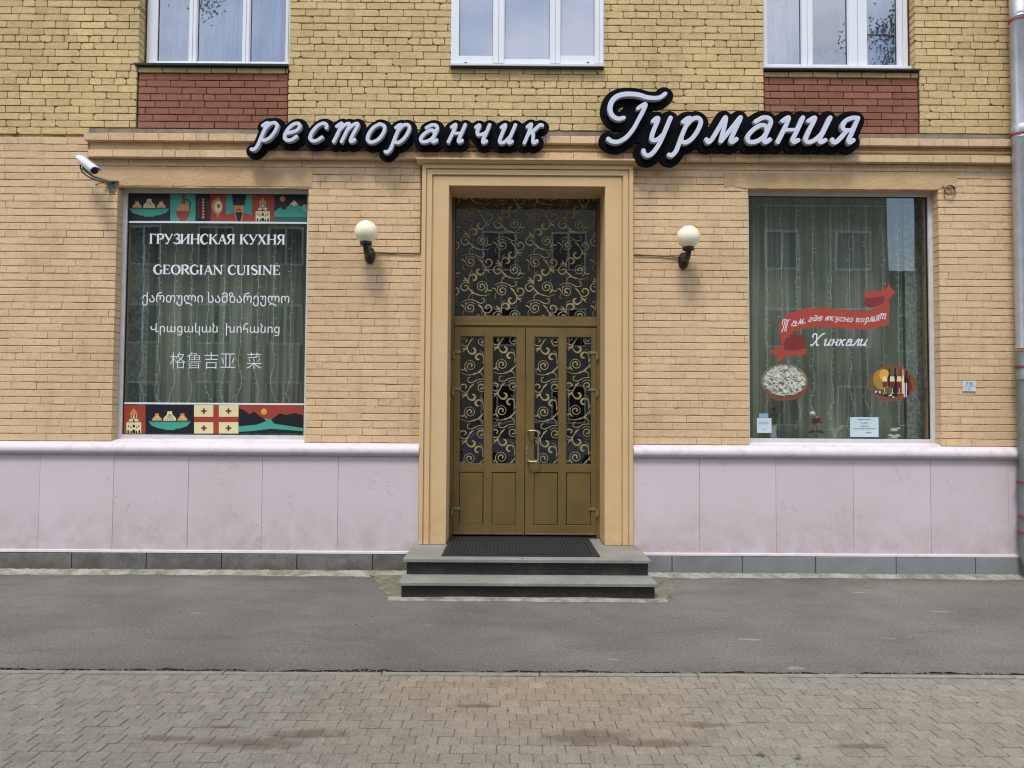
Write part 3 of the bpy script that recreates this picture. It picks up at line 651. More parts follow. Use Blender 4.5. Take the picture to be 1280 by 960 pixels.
# scroll ornament tile (measured in fine photo units, 8.727 per photo pixel)
def spiral(r0, r1, turns, a0, sgn):
    return [((r0+(r1-r0)*(t**0.85))*math.cos(a0+sgn*t*turns*2*math.pi), (r0+(r1-r0)*(t**0.85))*math.sin(a0+sgn*t*turns*2*math.pi)) for t in np.linspace(0, 1, 30)]
MA = [(spiral(10, 66, 1.75, 0.9, 1), [9, 8, 5, 3.6, 4]),
      (crv([(-85, -62), (-40, -85), (10, -88), (55, -78), (85, -58)], 4), [2.5, 5, 4]),
      (crv([(-105, -30), (-78, -20), (-62, 8)], 4), [7, 8, 3]), (crv([(-40, -38), (-55, -50), (-38, -62)], 3), [6, 5, 2]),
      (crv([(60, -72), (110, -50), (150, -62), (150, -97), (125, -107)], 4), [7, 5, 4.5, 5, 4]),
      (crv([(85, -38), (118, -8), (140, 22)], 4), [4, 11, 3]),
      (crv([(140, 22), (157, 60), (158, 100), (130, 136), (95, 140), (72, 115), (80, 86), (103, 80)], 4), [4, 5, 6, 9, 12, 13, 11, 7]),
      (crv([(125, -5), (150, 45), (200, 55), (235, 20), (225, -20), (190, -30), (165, -8), (182, 14)], 4), [4, 5, 6, 8, 8, 7, 6]),
      (crv([(160, 72), (185, 90), (212, 124)], 4), [9, 10, 2]), (crv([(170, 95), (195, 88), (222, 78)], 3), [7, 7, 2]), (crv([(-62, 20), (-80, 60), (-62, 92)], 4), [2, 3, 2])]
MBt = [([(-x, y) for x, y in spiral(10, 66, 1.75, 0.9, -1)], [9, 8, 5, 3.6, 4]),
       (crv([(60, 15), (74, 44), (110, 38)], 4), [4, 7, 7]), (crv([(34, 66), (48, 50), (60, 26)], 3), [3, 10, 3]),
       (crv([(-62, 78), (-5, 100), (55, 96), (98, 74)], 4), [6, 5, 3, 2]),
       (crv([(-145, 15), (-108, 55), (-60, 90)], 4), [5, 11, 3]),
       (crv([(-140, 150), (-138, 105), (-110, 78), (-70, 80), (-35, 98)], 4), [2, 4, 6, 5, 8]),
       (crv([(-138, -32), (-175, -47), (-222, -25), (-230, 15), (-200, 46), (-163, 38), (-150, 6), (-176, -14), (-192, 2)], 4), [4, 5, 7, 8, 8, 7, 6]),
       (crv([(-140, -20), (-142, -90), (-122, -126), (-85, -132), (-60, -105), (-70, -74), (-98, -70)], 4), [4, 5, 7, 10, 13, 11, 7]),
       (crv([(-145, -45), (-172, -75), (-198, -108)], 4), [4, 12, 2]), (crv([(-172, -68), (-196, -66), (-214, -62)], 3), [6, 6, 2]),
       (crv([(-100, -170), (-130, -150), (-140, -120)], 3), [2, 3, 3])]
def ornament(parent, rect, y, origin, flip, su, name='scroll_ornament'):
    x0, x1, z0, z1 = rect; mb = MB(); px, pz = 713*su, 507*su
    for i in range(int(-3), int((x1-x0)/px)+4):
        for k in range(-3, int((z1-z0)/pz)+4):
            for base, st in ((( 255, 352), MA), ((605, 670), MA), ((380, 625), MBt), ((740, 435), MBt)):
                cx = origin[0]+i*px+flip*base[0]*su; cz = origin[1]-k*pz-base[1]*su
                if cx < x0-0.3 or cx > x1+0.3 or cz < z0-0.25 or cz > z1+0.25: continue
                for pts, rs in st:
                    rs2 = [(q*0.95-0.5)*su for q in rs]
                    P = [(cx+flip*p[0]*su, cz-p[1]*su) for p in pts]
                    if all(p[0] < x0 or p[0] > x1 for p in P) or all(p[1] < z0 or p[1] > z1 for p in P): continue
                    ribbon(mb, P, rs2, y, 0, (x0, x1, z0, z1), cap=False)
    return tag(mb.build(name, 'gold', parent), kind='stuff')
SU = 8.4/960/8.727
ox, oz = wp(560, 230, DY)
ornament(DF, (-0.604, 0.937, 2.726, 4.074), DY+0.016, (ox, oz), 1, SU)

panes = [[(-0.545, -0.281), (-0.190, 0.068)], [(0.267, 0.529), (0.617, 0.888)]]
pnls = [[(-0.545, -0.283), (-0.190, 0.070)], [(0.266, 0.528), (0.619, 0.889)]]
leafx = [(-0.613, 0.164), (0.170, 0.946)]
DPX = [[(602.5, 426.0), (641.8, 424.4)], [(694.3, 426.0), (734.3, 424.2)]]      # where one spiral sits in each pane
for L in range(2):
    x0, x1 = leafx[L]; z0, z1 = 0.335, 2.597; y0, y1 = DY-0.008, DY+0.045
    m = MB(); xs = [x0]+[q for p in panes[L] for q in p]+[x1]
    for i in (0, 2, 4): m.box(xs[i], xs[i+1], y0, y1, z0, z1)
    for (a, b) in panes[L]:
        m.box(a, b, y0+0.0005, y1, 2.492, z1); m.box(a, b, y0+0.0005, y1, 1.012, 1.104); m.box(a, b, y0+0.0005, y1, z0, 0.442)
    m.box(x0+0.004, x1-0.004, y0-0.006, y0-0.0002, 0.338, 0.352)
    leaf = m.build('door_leaf', 'door', B, bevel=0.002)
    m = MB(); m.box(x0+0.006, x1-0.006, y0-0.012, y0-0.0065, 0.34, 0.351); m.build('weather_strip', 'brass', leaf)
    for i, (a, b) in enumerate(panes[L]):
        m = MB(); frame_box(m, a, b, 1.104, 2.492, 0.0055, y0+0.003, y0+0.03); m.build('gasket', 'gasket', leaf)
        m = MB(); m.box(a+0.003, b-0.003, DY+0.018, DY+0.024, 1.107, 2.489); m.build('pane', 'doorglass', leaf)
        ornament(leaf, (a+0.0055, b-0.0055, 1.110, 2.487), DY+0.016, (wp(DPX[L][i][0], DPX[L][i][1], DY)[0]+255*SU, wp(DPX[L][i][0], DPX[L][i][1], DY)[1]+352*SU), -1, SU)
        a2, b2 = pnls[L][i]
        m = MB(); m.box(a2+0.0, b2, y0+0.012, y0+0.04, 0.442, 1.012, 1); m.box(a2+0.008, b2-0.008, y0+0.004, y0+0.0119, 0.450, 1.003, 0); m.build('panel', ['door', 'gasket'], leaf)
    hx = x0+0.004 if L == 0 else x1-0.004; s = -1 if L == 0 else 1
    for z in (2.29, 1.885, 0.585):
        m = MB(); m.tube([(hx+s*0.010, y0-0.016, z-0.045), (hx+s*0.010, y0-0.016, z+0.035)], 0.011, 10); m.box(hx-s*0.075 if s > 0 else hx, hx if s > 0 else hx-s*0.075, y0-0.009, y0-0.0003, z+0.018, z+0.048)
        m.box(min(hx+s*0.008, hx+s*0.035), max(hx+s*0.008, hx+s*0.035), y0-0.013, y0-0.005, z-0.03, z+0.0)
        m.tube([(hx+s*0.010, y0-0.016, z-0.055), (hx+s*0.010, y0-0.016, z-0.045)], [0.005, 0.0135], 10)
        m.build('hinge', 'hinge', leaf, smooth=True)
    if L == 1:
        m = MB(); m.tube(crv([(0.205, y0+0.004, 1.462), (0.205, y0-0.055, 1.462), (0.235, y0-0.066, 1.464), (0.285, y0-0.066, 1.462), (0.309, y0-0.066, 1.44), (0.311, y0-0.066, 1.37), (0.311, y0-0.066, 1.22), (0.309, y0-0.066, 1.155), (0.285, y0-0.066, 1.133), (0.235, y0-0.066, 1.131), (0.205, y0-0.055, 1.133), (0.205, y0+0.004, 1.133)], 4), 0.0105, 10)
        m.tube([(0.205, y0-0.004, 1.462), (0.205, y0+0.001, 1.462)], 0.02, 14); m.tube([(0.205, y0-0.004, 1.133), (0.205, y0+0.001, 1.133)], 0.02, 14)
        m.build('handle', 'brass', leaf, smooth=True)
        m = MB(); m.box(0.178, 0.20, y0-0.004, y0+0.001, 1.20, 1.30); m.tube([(0.189, y0-0.008, 1.26), (0.189, y0, 1.26)], 0.008, 10); m.build('lock_plate', 'brass', leaf)

# ------------------------------------------------------------------ upper windows
UY = 0.150
def upper_window(op, y, panes_px, zb, sash, sillmat, cols):
    a, b, c, d = op
    m = MB(); xs = sorted(panes_px)
    edges = [a+0.012 if y > 0.05 else a-0.008]+[q for p in xs for q in p]+[b-0.012 if y > 0.05 else b+0.008]
    for i in range(0, len(edges), 2):
        m.box(edges[i], edges[i+1], y, y+0.06, zb, d)
        if i and i < len(edges)-1 and edges[i+1]-edges[i] > 0.05:     # meeting line of two sashes
            mid = (edges[i]+edges[i+1])/2; m.box(edges[i]+0.008, mid-0.002, y-0.012, y-0.0002, zb+0.02, d-0.01); m.box(mid+0.002, edges[i+1]-0.008, y-0.012, y-0.0002, zb+0.02, d-0.01)
    for (p, q), gz in zip(xs, sash):
        m.box(p, q, y+0.0005, y+0.06, zb, gz); m.box(p, q, y+0.0005, y+0.06, d-0.07, d)
    fr = m.build('upper_window', 'pvc', B, bevel=0.003)
    for (p, q), gz in zip(xs, sash):
        m = MB(); frame_box(m, p, q, gz, d-0.07, 0.004, y+0.016, y+0.03); m.build('gasket', 'gasket', fr)
        m = MB(); m.box(p+0.002, q-0.002, y+0.022, y+0.027, gz+0.002, d-0.072); m.build('pane', 'upglass', fr)
    return fr
X_ = lambda px, Y=0.15, py=40: wp(px, py, Y)[0]
f = upper_window(UL, UY, [(X_(197), X_(236)), (X_(247), X_(303)), (X_(313), X_(357))], 5.355, (5.425,)*3, 'tin', 0)
m = MB(); m.prism([(-0.035, 5.300), (-0.037, 5.318), (0.15, 5.345), (0.15, 5.30)], UL[0]-0.03, UL[1]+0.0); m.build('sill', 'tin', f)
m = MB(); m.box(UL[0]+0.05, UL[1]-0.03, UY-0.06, UY-0.001, 5.352, 5.385); m.build('bottom_rail', 'pvc', f, bevel=0.004)
f = upper_window(UR, 0.13, [(X_(959, .13), X_(1001, .13)), (X_(1016, .13), X_(1059, .13)), (X_(1084, .13), X_(1121, .13))], 5.36, (5.43,)*3, 'tin', 0)
m = MB(); m.prism([(-0.035, 5.300), (-0.037, 5.316), (0.13, 5.345), (0.13, 5.30)], UR[0]-0.01, UR[1]+0.035); m.build('sill', 'tin', f)
m = MB(); m.box(UR[0]+0.012, UR[1]-0.012, 0.06, 0.129, 5.350, 5.388); m.build('bottom_rail', 'pvc', f, bevel=0.004)
f = upper_window(UC, -0.006, [(X_(574, 0), X_(616, 0)), (X_(631, 0), X_(687, 0)), (X_(701, 0), X_(743, 0))], 5.335, (5.432, 5.402, 5.442), 'pvc', 0)
m = MB(); m.prism([(-0.058, 5.308), (-0.060, 5.326), (-0.01, 5.338), (0.01, 5.338), (0.01, 5.308)], UC[0]-0.012, UC[1]+0.012); m.build('sill', 'pvc', f)
m = MB(); m.prism([(-0.040, 5.296), (-0.040, 5.3075), (0.012, 5.3075), (0.012, 5.296)], UC[0]-0.006, UC[1]+0.006); m.build('sill_shade_strip', 'tin', f)  # added dark strip standing in for the shade under the white sill
m = MB()
for px in (582, 735): x, z = wp(px, 78, -0.01); m.box(x-0.012, x+0.012, -0.0085, -0.0066, z-0.006, z+0.006)
m.build('drain_cap', 'tin', f)
for op in XU:
    upper_window(op, UY, [(op[0]+0.06, (op[0]+op[1])/2-0.03), ((op[0]+op[1])/2+0.03, op[1]-0.06)], 5.355, (5.425,)*2, 'tin', 0)

# ------------------------------------------------------------------ ground
def sheet(name, mat, x0, x1, y0, y1, z, nx=1, ny=1, wob=0.0, edge=None, parent=None):
    m = MB(); r = random.Random(4); P = {}
    for i in range(nx+1):
        for k in range(ny+1):
            x = x0+(x1-x0)*i/nx; y = y0+(y1-y0)*k/ny
            if edge and k == 0: y += edge*(math.sin(x*5.1)*0.4+math.sin(x*13.7+1)*0.4+math.sin(x*31)*0.3+r.uniform(-.5, .5))
            P[i, k] = len(m.v); m.v.append((x, y, z+wob*math.sin(x*1.3+k)*math.cos(y*2.1))); m.t.append(1.0)
    for i in range(nx):
        for k in range(ny): m.f.append((P[i, k], P[i+1, k], P[i+1, k+1], P[i, k+1])); m.m.append(0)
    return m.build(name, mat, parent)
KY = -3.09
g = tag(sheet('ground', 'asphalt', -150, 150, -160, 40, -0.06), kind='structure')
asp = tag(sheet('asphalt_footway', 'asphalt', -12, 12, KY+0.078, 0.0, 0.0, 480, 12, 0.0, 0.026), kind='structure')
tag(sheet('edge_soil', 'dirt', -12, 12, KY-0.01, KY+0.13, -0.006, 300, 2), kind='structure')
# granular crumbs along the broken asphalt edge
m = MB(); r = random.Random(8)
def pebble(m, x, y, z, s, mi=0):
    v = [(x+s*r.uniform(.6, 1)*math.cos(t), y+s*r.uniform(.6, 1)*math.sin(t), z) for t in np.linspace(0, 6.28, 6)[:-1]]
    v += [(x+s*.55*math.cos(t), y+s*.55*math.sin(t), z+s*r.uniform(.4, .8)) for t in np.linspace(0.3, 6.58, 6)[:-1]]
    m.add(v, [(i, (i+1) % 5, 5+(i+1) % 5, 5+i) for i in range(5)]+[(5, 6, 7, 8, 9)], mi, r.uniform(.6, 1.2))
for i in range(1500):
    pebble(m, r.uniform(-5.5, 5.5), KY+0.05+abs(r.gauss(0, 0.028)), -0.003, r.uniform(.003, .009), r.choice((0, 0, 1)))
tag(m.build('asphalt_crumbs', ['dirt', 'kerb']), kind='stuff')
# kerb stones
K = thing('kerb', (0, KY, 0), 'thin pale concrete kerb between the asphalt and the paving', None); del K['label']; K['kind'] = 'structure'
r = random.Random(12)
for i in range(-7, 7):
    m = MB(); m.box(i*1.0+0.003+0.2, i*1.0+1.197, KY-0.008+r.uniform(-.002, .002), KY+0.044, -0.15, 0.004+r.uniform(-.002, .002), 0, r.uniform(.93, 1.05)); m.build('kerb_stone', 'kerb', K, bevel=0.005)
# pavers
PV = tag(sheet('paving', 'sand', -14, 14, -11.0, KY-0.004, -0.0055), kind='structure')
PW, PH = 0.1135, 0.1005
def paver_geo(r):
    a, b = PW/2-0.0013, PH/2-0.0018; j = lambda: r.uniform(-.0012, .0012); c = 0.006
    O = [(-a+c, -b+j()), (0, -b+j()-0.001), (a-c, -b+j()), (a+j(), -b+c), (a+j(), b-c), (a-c, b+j()), (0, b+j()+.001), (-a+c, b+j()), (-a+j(), b-c), (-a+j(), -b+c)]
    n = 10; v = [(p[0], p[1], -0.012) for p in O]+[(p[0], p[1], -0.0025) for p in O]+[(p[0]*.93, p[1]*.925, 0) for p in O]
    return v, [(i, (i+1) % n, n+(i+1) % n, n+i) for i in range(n)]+[(n+i, n+(i+1) % n, 2*n+(i+1) % n, 2*n+i) for i in range(n)]+[tuple(2*n+i for i in range(n))]
pm = []
for i in range(18):
    m = MB(); v, f = paver_geo(r); m.add(v, f, 0, r.uniform(.91, 1.06)); o = m.build('paving_stone', 'paver'); pm.append(o.data); bpy.data.objects.remove(o)
rest = MB(); spots = []
for k in range(26):
    y = KY-0.012-PH*(k+0.5); half = 5.6
    for i in range(-50, 51):
        spots.append((i*PW+(PW/2 if k % 2 else 0)+0.012*math.sin(k*1.9), y))
spots.sort(key=lambda q: (0 if (q[1] > -4.42 and abs(q[0]) < 3.2+(-q[1]-3)*-0.55+0.2) else 1, q[1] if q[1] > -4.42 else 9, abs(q[0])))
n_s = 0
for x, y in spots:
    z = 0.0022*math.sin(x*2.3+1)*math.cos(y*3.1)+r.uniform(-.0016, .0016)-(0.0012 if r.random() < .08 else 0)
    if n_s < 300 and y > -4.40:
        o = bpy.data.objects.new('paving_stone', r.choice(pm)); COL.objects.link(o); o.location = (x, y, z); o.rotation_euler = (r.uniform(-.012, .012), r.uniform(-.012, .012), r.uniform(-.012, .012)); attach(o, PV); n_s += 1
    else:
        v, f = paver_geo(r); tx, ty = r.uniform(-.012, .012), r.uniform(-.012, .012)
        rest.add([(x+p[0], y+p[1], z+p[2]+p[0]*tx+p[1]*ty) for p in v], f, 0, r.uniform(.91, 1.06))
tag(rest.build('paving_stones', 'paver', PV), kind='stuff')
# cement fillet along the foot of the wall
def fillet(name, mat, x0, x1, yb, yf, h, n, seed):
    m = MB(); rr = random.Random(seed); V_ = []
    for i in range(n+1):
        x = x0+(x1-x0)*i/n; e = yf-0.02+0.022*math.sin(x*1.7+seed)+0.014*math.sin(x*6.3)+0.008*math.sin(x*19)+rr.uniform(-.009, .009)
        V_ += [(x, yb, h+rr.uniform(-.004, .004)), (x, (yb+e)/2, h*0.55+rr.uniform(-.003, .003)), (x, e, -0.003)]
    m.add(V_, [(3*i+k, 3*i+1+k, 3*i+4+k, 3*i+3+k) for i in range(n) for k in (0, 1)])
    return tag(m.build(name, mat, None, smooth=True), kind='structure')
fillet('cement_fillet', 'cement', -8, -0.97, -0.05, -0.165, 0.035, 220, 1); fillet('cement_fillet', 'cement', 1.29, 8, -0.05, -0.150, 0.030, 220, 2)
def patch(name, mat, pts, z, h=0.006):
    m = MB(); c = np.mean(np.array(pts), 0); n = len(pts); rr = random.Random(n)
    v = [(p[0], p[1], z-0.003) for p in pts]+[(c[0]+(p[0]-c[0])*.9, c[1]+(p[1]-c[1])*.9, z+h*rr.uniform(.5, 1.2)) for p in pts]+[(c[0]+(p[0]-c[0])*.45, c[1]+(p[1]-c[1])*.45, z+h*rr.uniform(.8, 1.6)) for p in pts]+[(c[0], c[1], z+h*1.2)]
    m.add(v, [(i, (i+1) % n, n+(i+1) % n, n+i) for i in range(n)]+[(n+i, n+(i+1) % n, 2*n+(i+1) % n, 2*n+i) for i in range(n)]+[(2*n+i, 2*n+(i+1) % n, 3*n) for i in range(n)])
    return tag(m.build(name, mat), kind='structure')
def rag(pts, seed, amp=0.03, k=5):
    rr = random.Random(seed); out = []
    for i in range(len(pts)):
        a, b = pts[i], pts[(i+1) % len(pts)]
        for t in range(k): out.append((a[0]+(b[0]-a[0])*t/k+rr.uniform(-amp, amp), a[1]+(b[1]-a[1])*t/k+rr.uniform(-amp, amp)))
    return out
patch('cement_patch', 'cement2', rag([(-1.40, -0.16), (-0.93, -0.14), (-0.93, -1.02), (-1.10, -1.00), (-1.22, -0.62)], 3), 0.004, 0.014)
patch('cement_patch', 'cement2', rag([(1.27, -0.14), (1.60, -0.16), (1.58, -0.62), (1.46, -1.02), (1.27, -1.06)], 4), 0.004, 0.014)
patch('cement_collar', 'cement', rag([(-1.08, -1.02), (1.42, -1.02), (1.40, -1.205), (-1.06, -1.195)], 5, 0.012, 12), 0.005, 0.010)

# ------------------------------------------------------------------ entrance steps and mat
ST = thing('entrance_steps', (0.17, -0.4, 0), 'two low dark granite entrance steps with worn grey treads below the door', 'steps')
m = MB(); m.box(-0.955, 1.300, -1.10, -0.0, 0.0, 0.120); m.build('lower_riser', 'darkgran', ST, bevel=0.003)
m = MB(); m.box(-0.978, 1.322, -1.140, -0.785, 0.1205, 0.150); m.build('lower_tread', 'tread', ST, bevel=0.004)
m = MB(); m.box(-0.950, 1.296, -0.792, -0.0, 0.1505, 0.268); m.build('upper_riser', 'darkgran', ST, bevel=0.002)
m = MB(); 
for a, b in ((-0.980, 0.13), (0.1315, 1.315)): m.box(a, b, -0.835, -0.042, 0.2685, 0.300)
m.box(JL+0.002, JR-0.002, -0.0415, DY+0.03, 0.20, 0.2995)
m.build('landing_slab', 'tread', ST, bevel=0.004)
MA_ = thing('door_mat', (0.11, -0.15, 0.3), 'black ribbed rubber mat lying on the landing before the door', 'mat')
m = MB(); m.box(-0.635, 0.862, -0.700, 0.345, 0.3005, 0.3075); m.build('mat_base', 'rubber', MA_, bevel=0.002)
m = MB(); 
for x0_, x1_, y0_, y1_ in ((-0.633, 0.860, -0.698, -0.668), (-0.633, 0.860, 0.315, 0.343), (-0.633, -0.605, -0.667, 0.314), (0.832, 0.860, -0.667, 0.314)): m.box(x0_, x1_, y0_, y1_, 0.3076, 0.3125)
m.build('mat_rim', 'rubber', MA_)
m = MB(); x = -0.598
while x < 0.82:
    y = -0.66
    while y < 0.30: m.box(x, x+0.022, y, y+0.030, 0.3076, 0.3185); y += 0.040
    x += 0.0355
tag(m.build('rubber_studs', 'rubber', MA_), kind='stuff')

# ------------------------------------------------------------------ the two illuminated-letter signs
G = {
 'р': [([(-.06, .84), (.06, .97), (.14, .98)], 1), ([(.16, 1), (.10, .45), (.09, -.05), (.07, -.35), (-.04, -.52), (-.16, -.50)], 1), ([(.12, .68), (.28, .94), (.50, 1.0), (.68, .84), (.68, .50), (.55, .16), (.34, .0), (.16, .06), (.10, .2)], 1)],
 'е': [([(.08, .42), (.34, .48), (.56, .60), (.62, .80), (.50, .98), (.28, .96), (.10, .72), (.04, .38), (.12, .10), (.32, 0), (.52, .06), (.66, .22)], 1)],
 'с': [([(.66, .74), (.60, .92), (.42, 1.0), (.20, .86), (.06, .50), (.08, .16), (.26, 0), (.46, .02), (.64, .20)], 1)],
 'т': [([(-.06, .84), (.04, .97), (.12, .98), (.13, .6), (.10, 0)], 1), ([(.14, .66), (.28, .92), (.42, 1), (.50, .88), (.48, .45), (.46, 0)], 1), ([(.50, .66), (.66, .92), (.80, 1), (.88, .88), (.84, .40), (.84, .08), (.92, .0), (1.02, .10)], 1)],
 'о': [([(.34, 1), (.12, .82), (.03, .45), (.10, .12), (.32, 0), (.58, .16), (.68, .55), (.60, .88), (.36, 1), (.30, .99)], 1)],
 'а': [([(.10, .84), (.30, 1.0), (.52, .98), (.66, .80), (.66, .40), (.66, .10), (.76, .0), (.88, .10)], 1), ([(.64, .46), (.52, .66), (.32, .68), (.12, .48), (.04, .22), (.16, .02), (.40, .02), (.58, .16), (.66, .34)], 1)],
 'н': [([(-.06, .86), (.05, .98), (.12, .96), (.12, .5), (.08, 0)], 1), ([(.12, .50), (.62, .50)], .8), ([(.62, 1), (.60, .5), (.58, .12), (.66, 0), (.78, .08)], 1)],
 'ч': [([(-.06, .86), (.05, .98), (.12, .92), (.10, .62), (.22, .44), (.42, .46), (.58, .56)], 1), ([(.62, 1), (.60, .5), (.58, .12), (.66, 0), (.78, .08)], 1)],
 'и': [([(-.06, .86), (.05, .98), (.12, .94), (.10, .45), (.12, .10), (.26, .0), (.44, .10), (.60, .40)], 1), ([(.62, 1), (.60, .5), (.58, .12), (.66, 0), (.78, .08)], 1)],
 'к': [([(-.06, .86), (.05, .98), (.12, .96), (.12, .5), (.08, 0)], 1), ([(.74, .94), (.60, .96), (.42, .74), (.26, .56), (.12, .50)], 1), ([(.26, .56), (.42, .44), (.50, .14), (.60, .0), (.74, .10)], 1)],
 'у': [([(-.06, .86), (.05, .98), (.13, .92), (.10, .45), (.14, .14), (.28, .08), (.44, .14), (.56, .30)], 1), ([(.64, 1), (.60, .45), (.54, -.05), (.40, -.42), (.22, -.54), (.04, -.46), (-.04, -.34)], 1)],
 'м': [([(-.16, .10), (-.06, .0), (.04, .12), (.14, .62), (.22, 1), (.30, .7), (.36, .25), (.40, .03)], 1), ([(.40, .03), (.62, .60), (.78, 1), (.76, .5), (.74, .10), (.82, .0), (.94, .12)], 1)],
 'я': [([(.72, 1), (.68, .5), (.64, .12), (.72, 0), (.84, .10)], 1), ([(.72, 1), (.46, 1), (.22, .88), (.18, .64), (.34, .50), (.68, .50)], 1), ([(.42, .50), (.28, .22), (.12, .02), (-.02, .02), (-.08, .12)], 1)],
 'г': [([(.05, .80), (.18, .98), (.36, .96), (.48, .78), (.34, .52), (.12, .30), (.08, .08), (.24, 0), (.46, .10)], 1)],
 'д': [([(.60, .80), (.36, .92), (.12, .62), (.06, .22), (.22, 0), (.46, .10), (.62, .5)], 1), ([(.62, .60), (.62, 1.0), (.52, 1.35), (.30, 1.5), (.08, 1.42)], 1), ([(.62, .6), (.60, .1), (.74, 0)], 1)],
 'в': [([(.10, .5), (.24, 1.0), (.40, 1.05), (.46, .85), (.34, .55), (.14, .45)], 1), ([(.14, .5), (.08, .2), (.22, 0), (.44, .08), (.52, .32), (.36, .54), (.2, .5)], 1)],
 'л': [([(-.12, .08), (-.02, .0), (.10, .14), (.24, .60), (.34, 1)], 1), ([(.34, 1), (.52, .98), (.56, .5), (.54, .10), (.62, 0), (.74, .10)], 1)],
 'Т': [([(-.30, .90), (-.36, 1.30), (-.12, 1.62), (.30, 1.58), (.70, 1.50), (1.02, 1.62)], 1), ([(.10, 1.5), (.06, .8), (-.05, .1), (-.22, -.12)], 1), ([(.40, 1.5), (.38, .8), (.34, 0)], .9), ([(.68, 1.5), (.66, .8), (.62, .1), (.74, 0)], .9)],
 'Х': [([(-.34, 1.10), (-.42, 1.35), (-.26, 1.58), (.02, 1.50), (.16, 1.1), (.30, .5), (.48, .02), (.70, .10)], 1), ([(1.0, 1.62), (.70, 1.45), (.30, .85), (.05, .3), (-.20, 0), (-.34, .14)], 1)],
 ',': [([(.10, .10), (.10, -.10), (.0, -.25)], 1.2)], '.': [([(.08, .04), (.10, .04)], 1.4)]}
def place_glyph(ch, bx, slant=0.36, n=5):
    """fit the slanted glyph into the box bx = (left, right, top, bottom) of stroke centres, photo units"""
    st = []
    for pts, k in G[ch]: st.append(([(p[0]+slant*p[1], p[1]) for p in (crv(pts, n) if len(pts) > 2 else [np.array(q, float) for q in pts])], k))
    A = np.array([p for s, _ in st for p in s]); lo, hi = A.min(0), A.max(0)
    fx = lambda p: (bx[0]+(p[0]-lo[0])/(hi[0]-lo[0]+1e-9)*(bx[1]-bx[0]), bx[3]+(p[1]-lo[1])/(hi[1]-lo[1]+1e-9)*(bx[2]-bx[3]))
    return [([fx(p) for p in s], k) for s, k in st]
LY = -0.20
def channel_sign(name, label, letters, sw, extra, back_r, cat='sign'):
    allst = []; built = []
    xs = []
    for ch, bx in letters:
        st = [([wp(p[0], p[1], LY) for p in s], [sw*k*0.0082]*len(s)) for s, k in place_glyph(ch, (bx[0]+sw, bx[1]-sw, bx[2]+sw, bx[3]-sw))]
        built.append(st); allst += st
    for st in extra:
        s2 = [([wp(p[0], p[1], LY) for p in s], [q*0.0082 for q in rs]) for s, rs in st]; built.insert(0, s2); allst += s2
    P = np.array([p for s in allst for p in s[0]]); c = P.mean(0)
    T = thing(name, (float(c[0]), -0.12, float(c[1])), label, cat)
    fill = [([wp(788, 140, LY), wp(812, 150, LY), wp(800, 165, LY)], [0, 0, 0])]*(1 if back_r > 0.08 else 0)
    outline_solid('backing', [(s, [back_r]*len(s)) for s, r in allst+fill], 0.010, -0.142, 0.045, ['signback'], T, 0.0)
    for st in built: outline_solid('letter', st, 0.0042, LY-0.006, 0.062, ['signface', 'signside'], T, 0.003)
    m = MB(); x0, x1 = P[:, 0].min(), P[:, 0].max()
    for i in range(4):
        x = x0+0.15+(x1-x0-0.3)*i/3; m.box(x-0.012, x+0.012, -0.112, 0.02, c[1]-0.01, c[1]+0.015)
    m.build('mounting_bracket', 'black', T)
    return T
Lw = [('р', (312.5, 348.4, 151.7, 189.2)), ('е', (353.9, 376.6, 152.5, 177.5)), ('с', (385.6, 410.2, 152.5, 178.3)), ('т', (415.3, 449.2, 152.5, 179)), ('о', (457.5, 482.8, 153.3, 179.8)), ('р', (479.7, 513.8, 154, 192.3)), ('а', (524, 548.6, 154.4, 179.4)), ('н', (558.6, 583.5, 154, 179.4)), ('ч', (592.9, 613.9, 154.4, 180.2)), ('и', (622.6, 646.2, 154.4, 180.7)), ('к', (653.6, 679.8, 153.5, 180.7))]
channel_sign('restaurant_sign', 'black contour sign with small white italic letters ресторанчик, left of the other sign', Lw, 1.9, [], 0.074)
Rw = [('у', (801.9, 840.6, 145, 197)), ('р', (834, 878.5, 145, 197)), ('м', (880.6, 928.2, 144.5, 180.2)), ('а', (931.9, 966, 144.5, 180.2)), ('н', (969.8, 1006.1, 144.5, 180.2)), ('и', (1004.6, 1040.3, 144.8, 180.3)), ('я', (1038, 1074.9, 145, 180.8))]
z5 = lambda L: [(740+p[0]/7.11, 100+p[1]/7.11) for p in crv(L, 6)]
a_ = z5([(282, 336), (232, 346), (182, 318), (160, 265), (170, 205), (210, 155), (285, 128), (400, 131), (500, 158), (595, 158), (652, 122)])
b_ = z5([(408, 254), (440, 232), (474, 218), (456, 272), (415, 350), (370, 432), (310, 505), (240, 548), (180, 548), (146, 526)])
channel_sign('restaurant_sign', 'larger black contour sign with white script letters Гурмания and swash capital', Rw, 2.45, [[(a_, radii([2.2, 2.9, 2.8, 2.1], len(a_))), (b_, radii([2.0, 2.5, 2.2, 2.4, 2.6], len(b_)))]], 0.094)

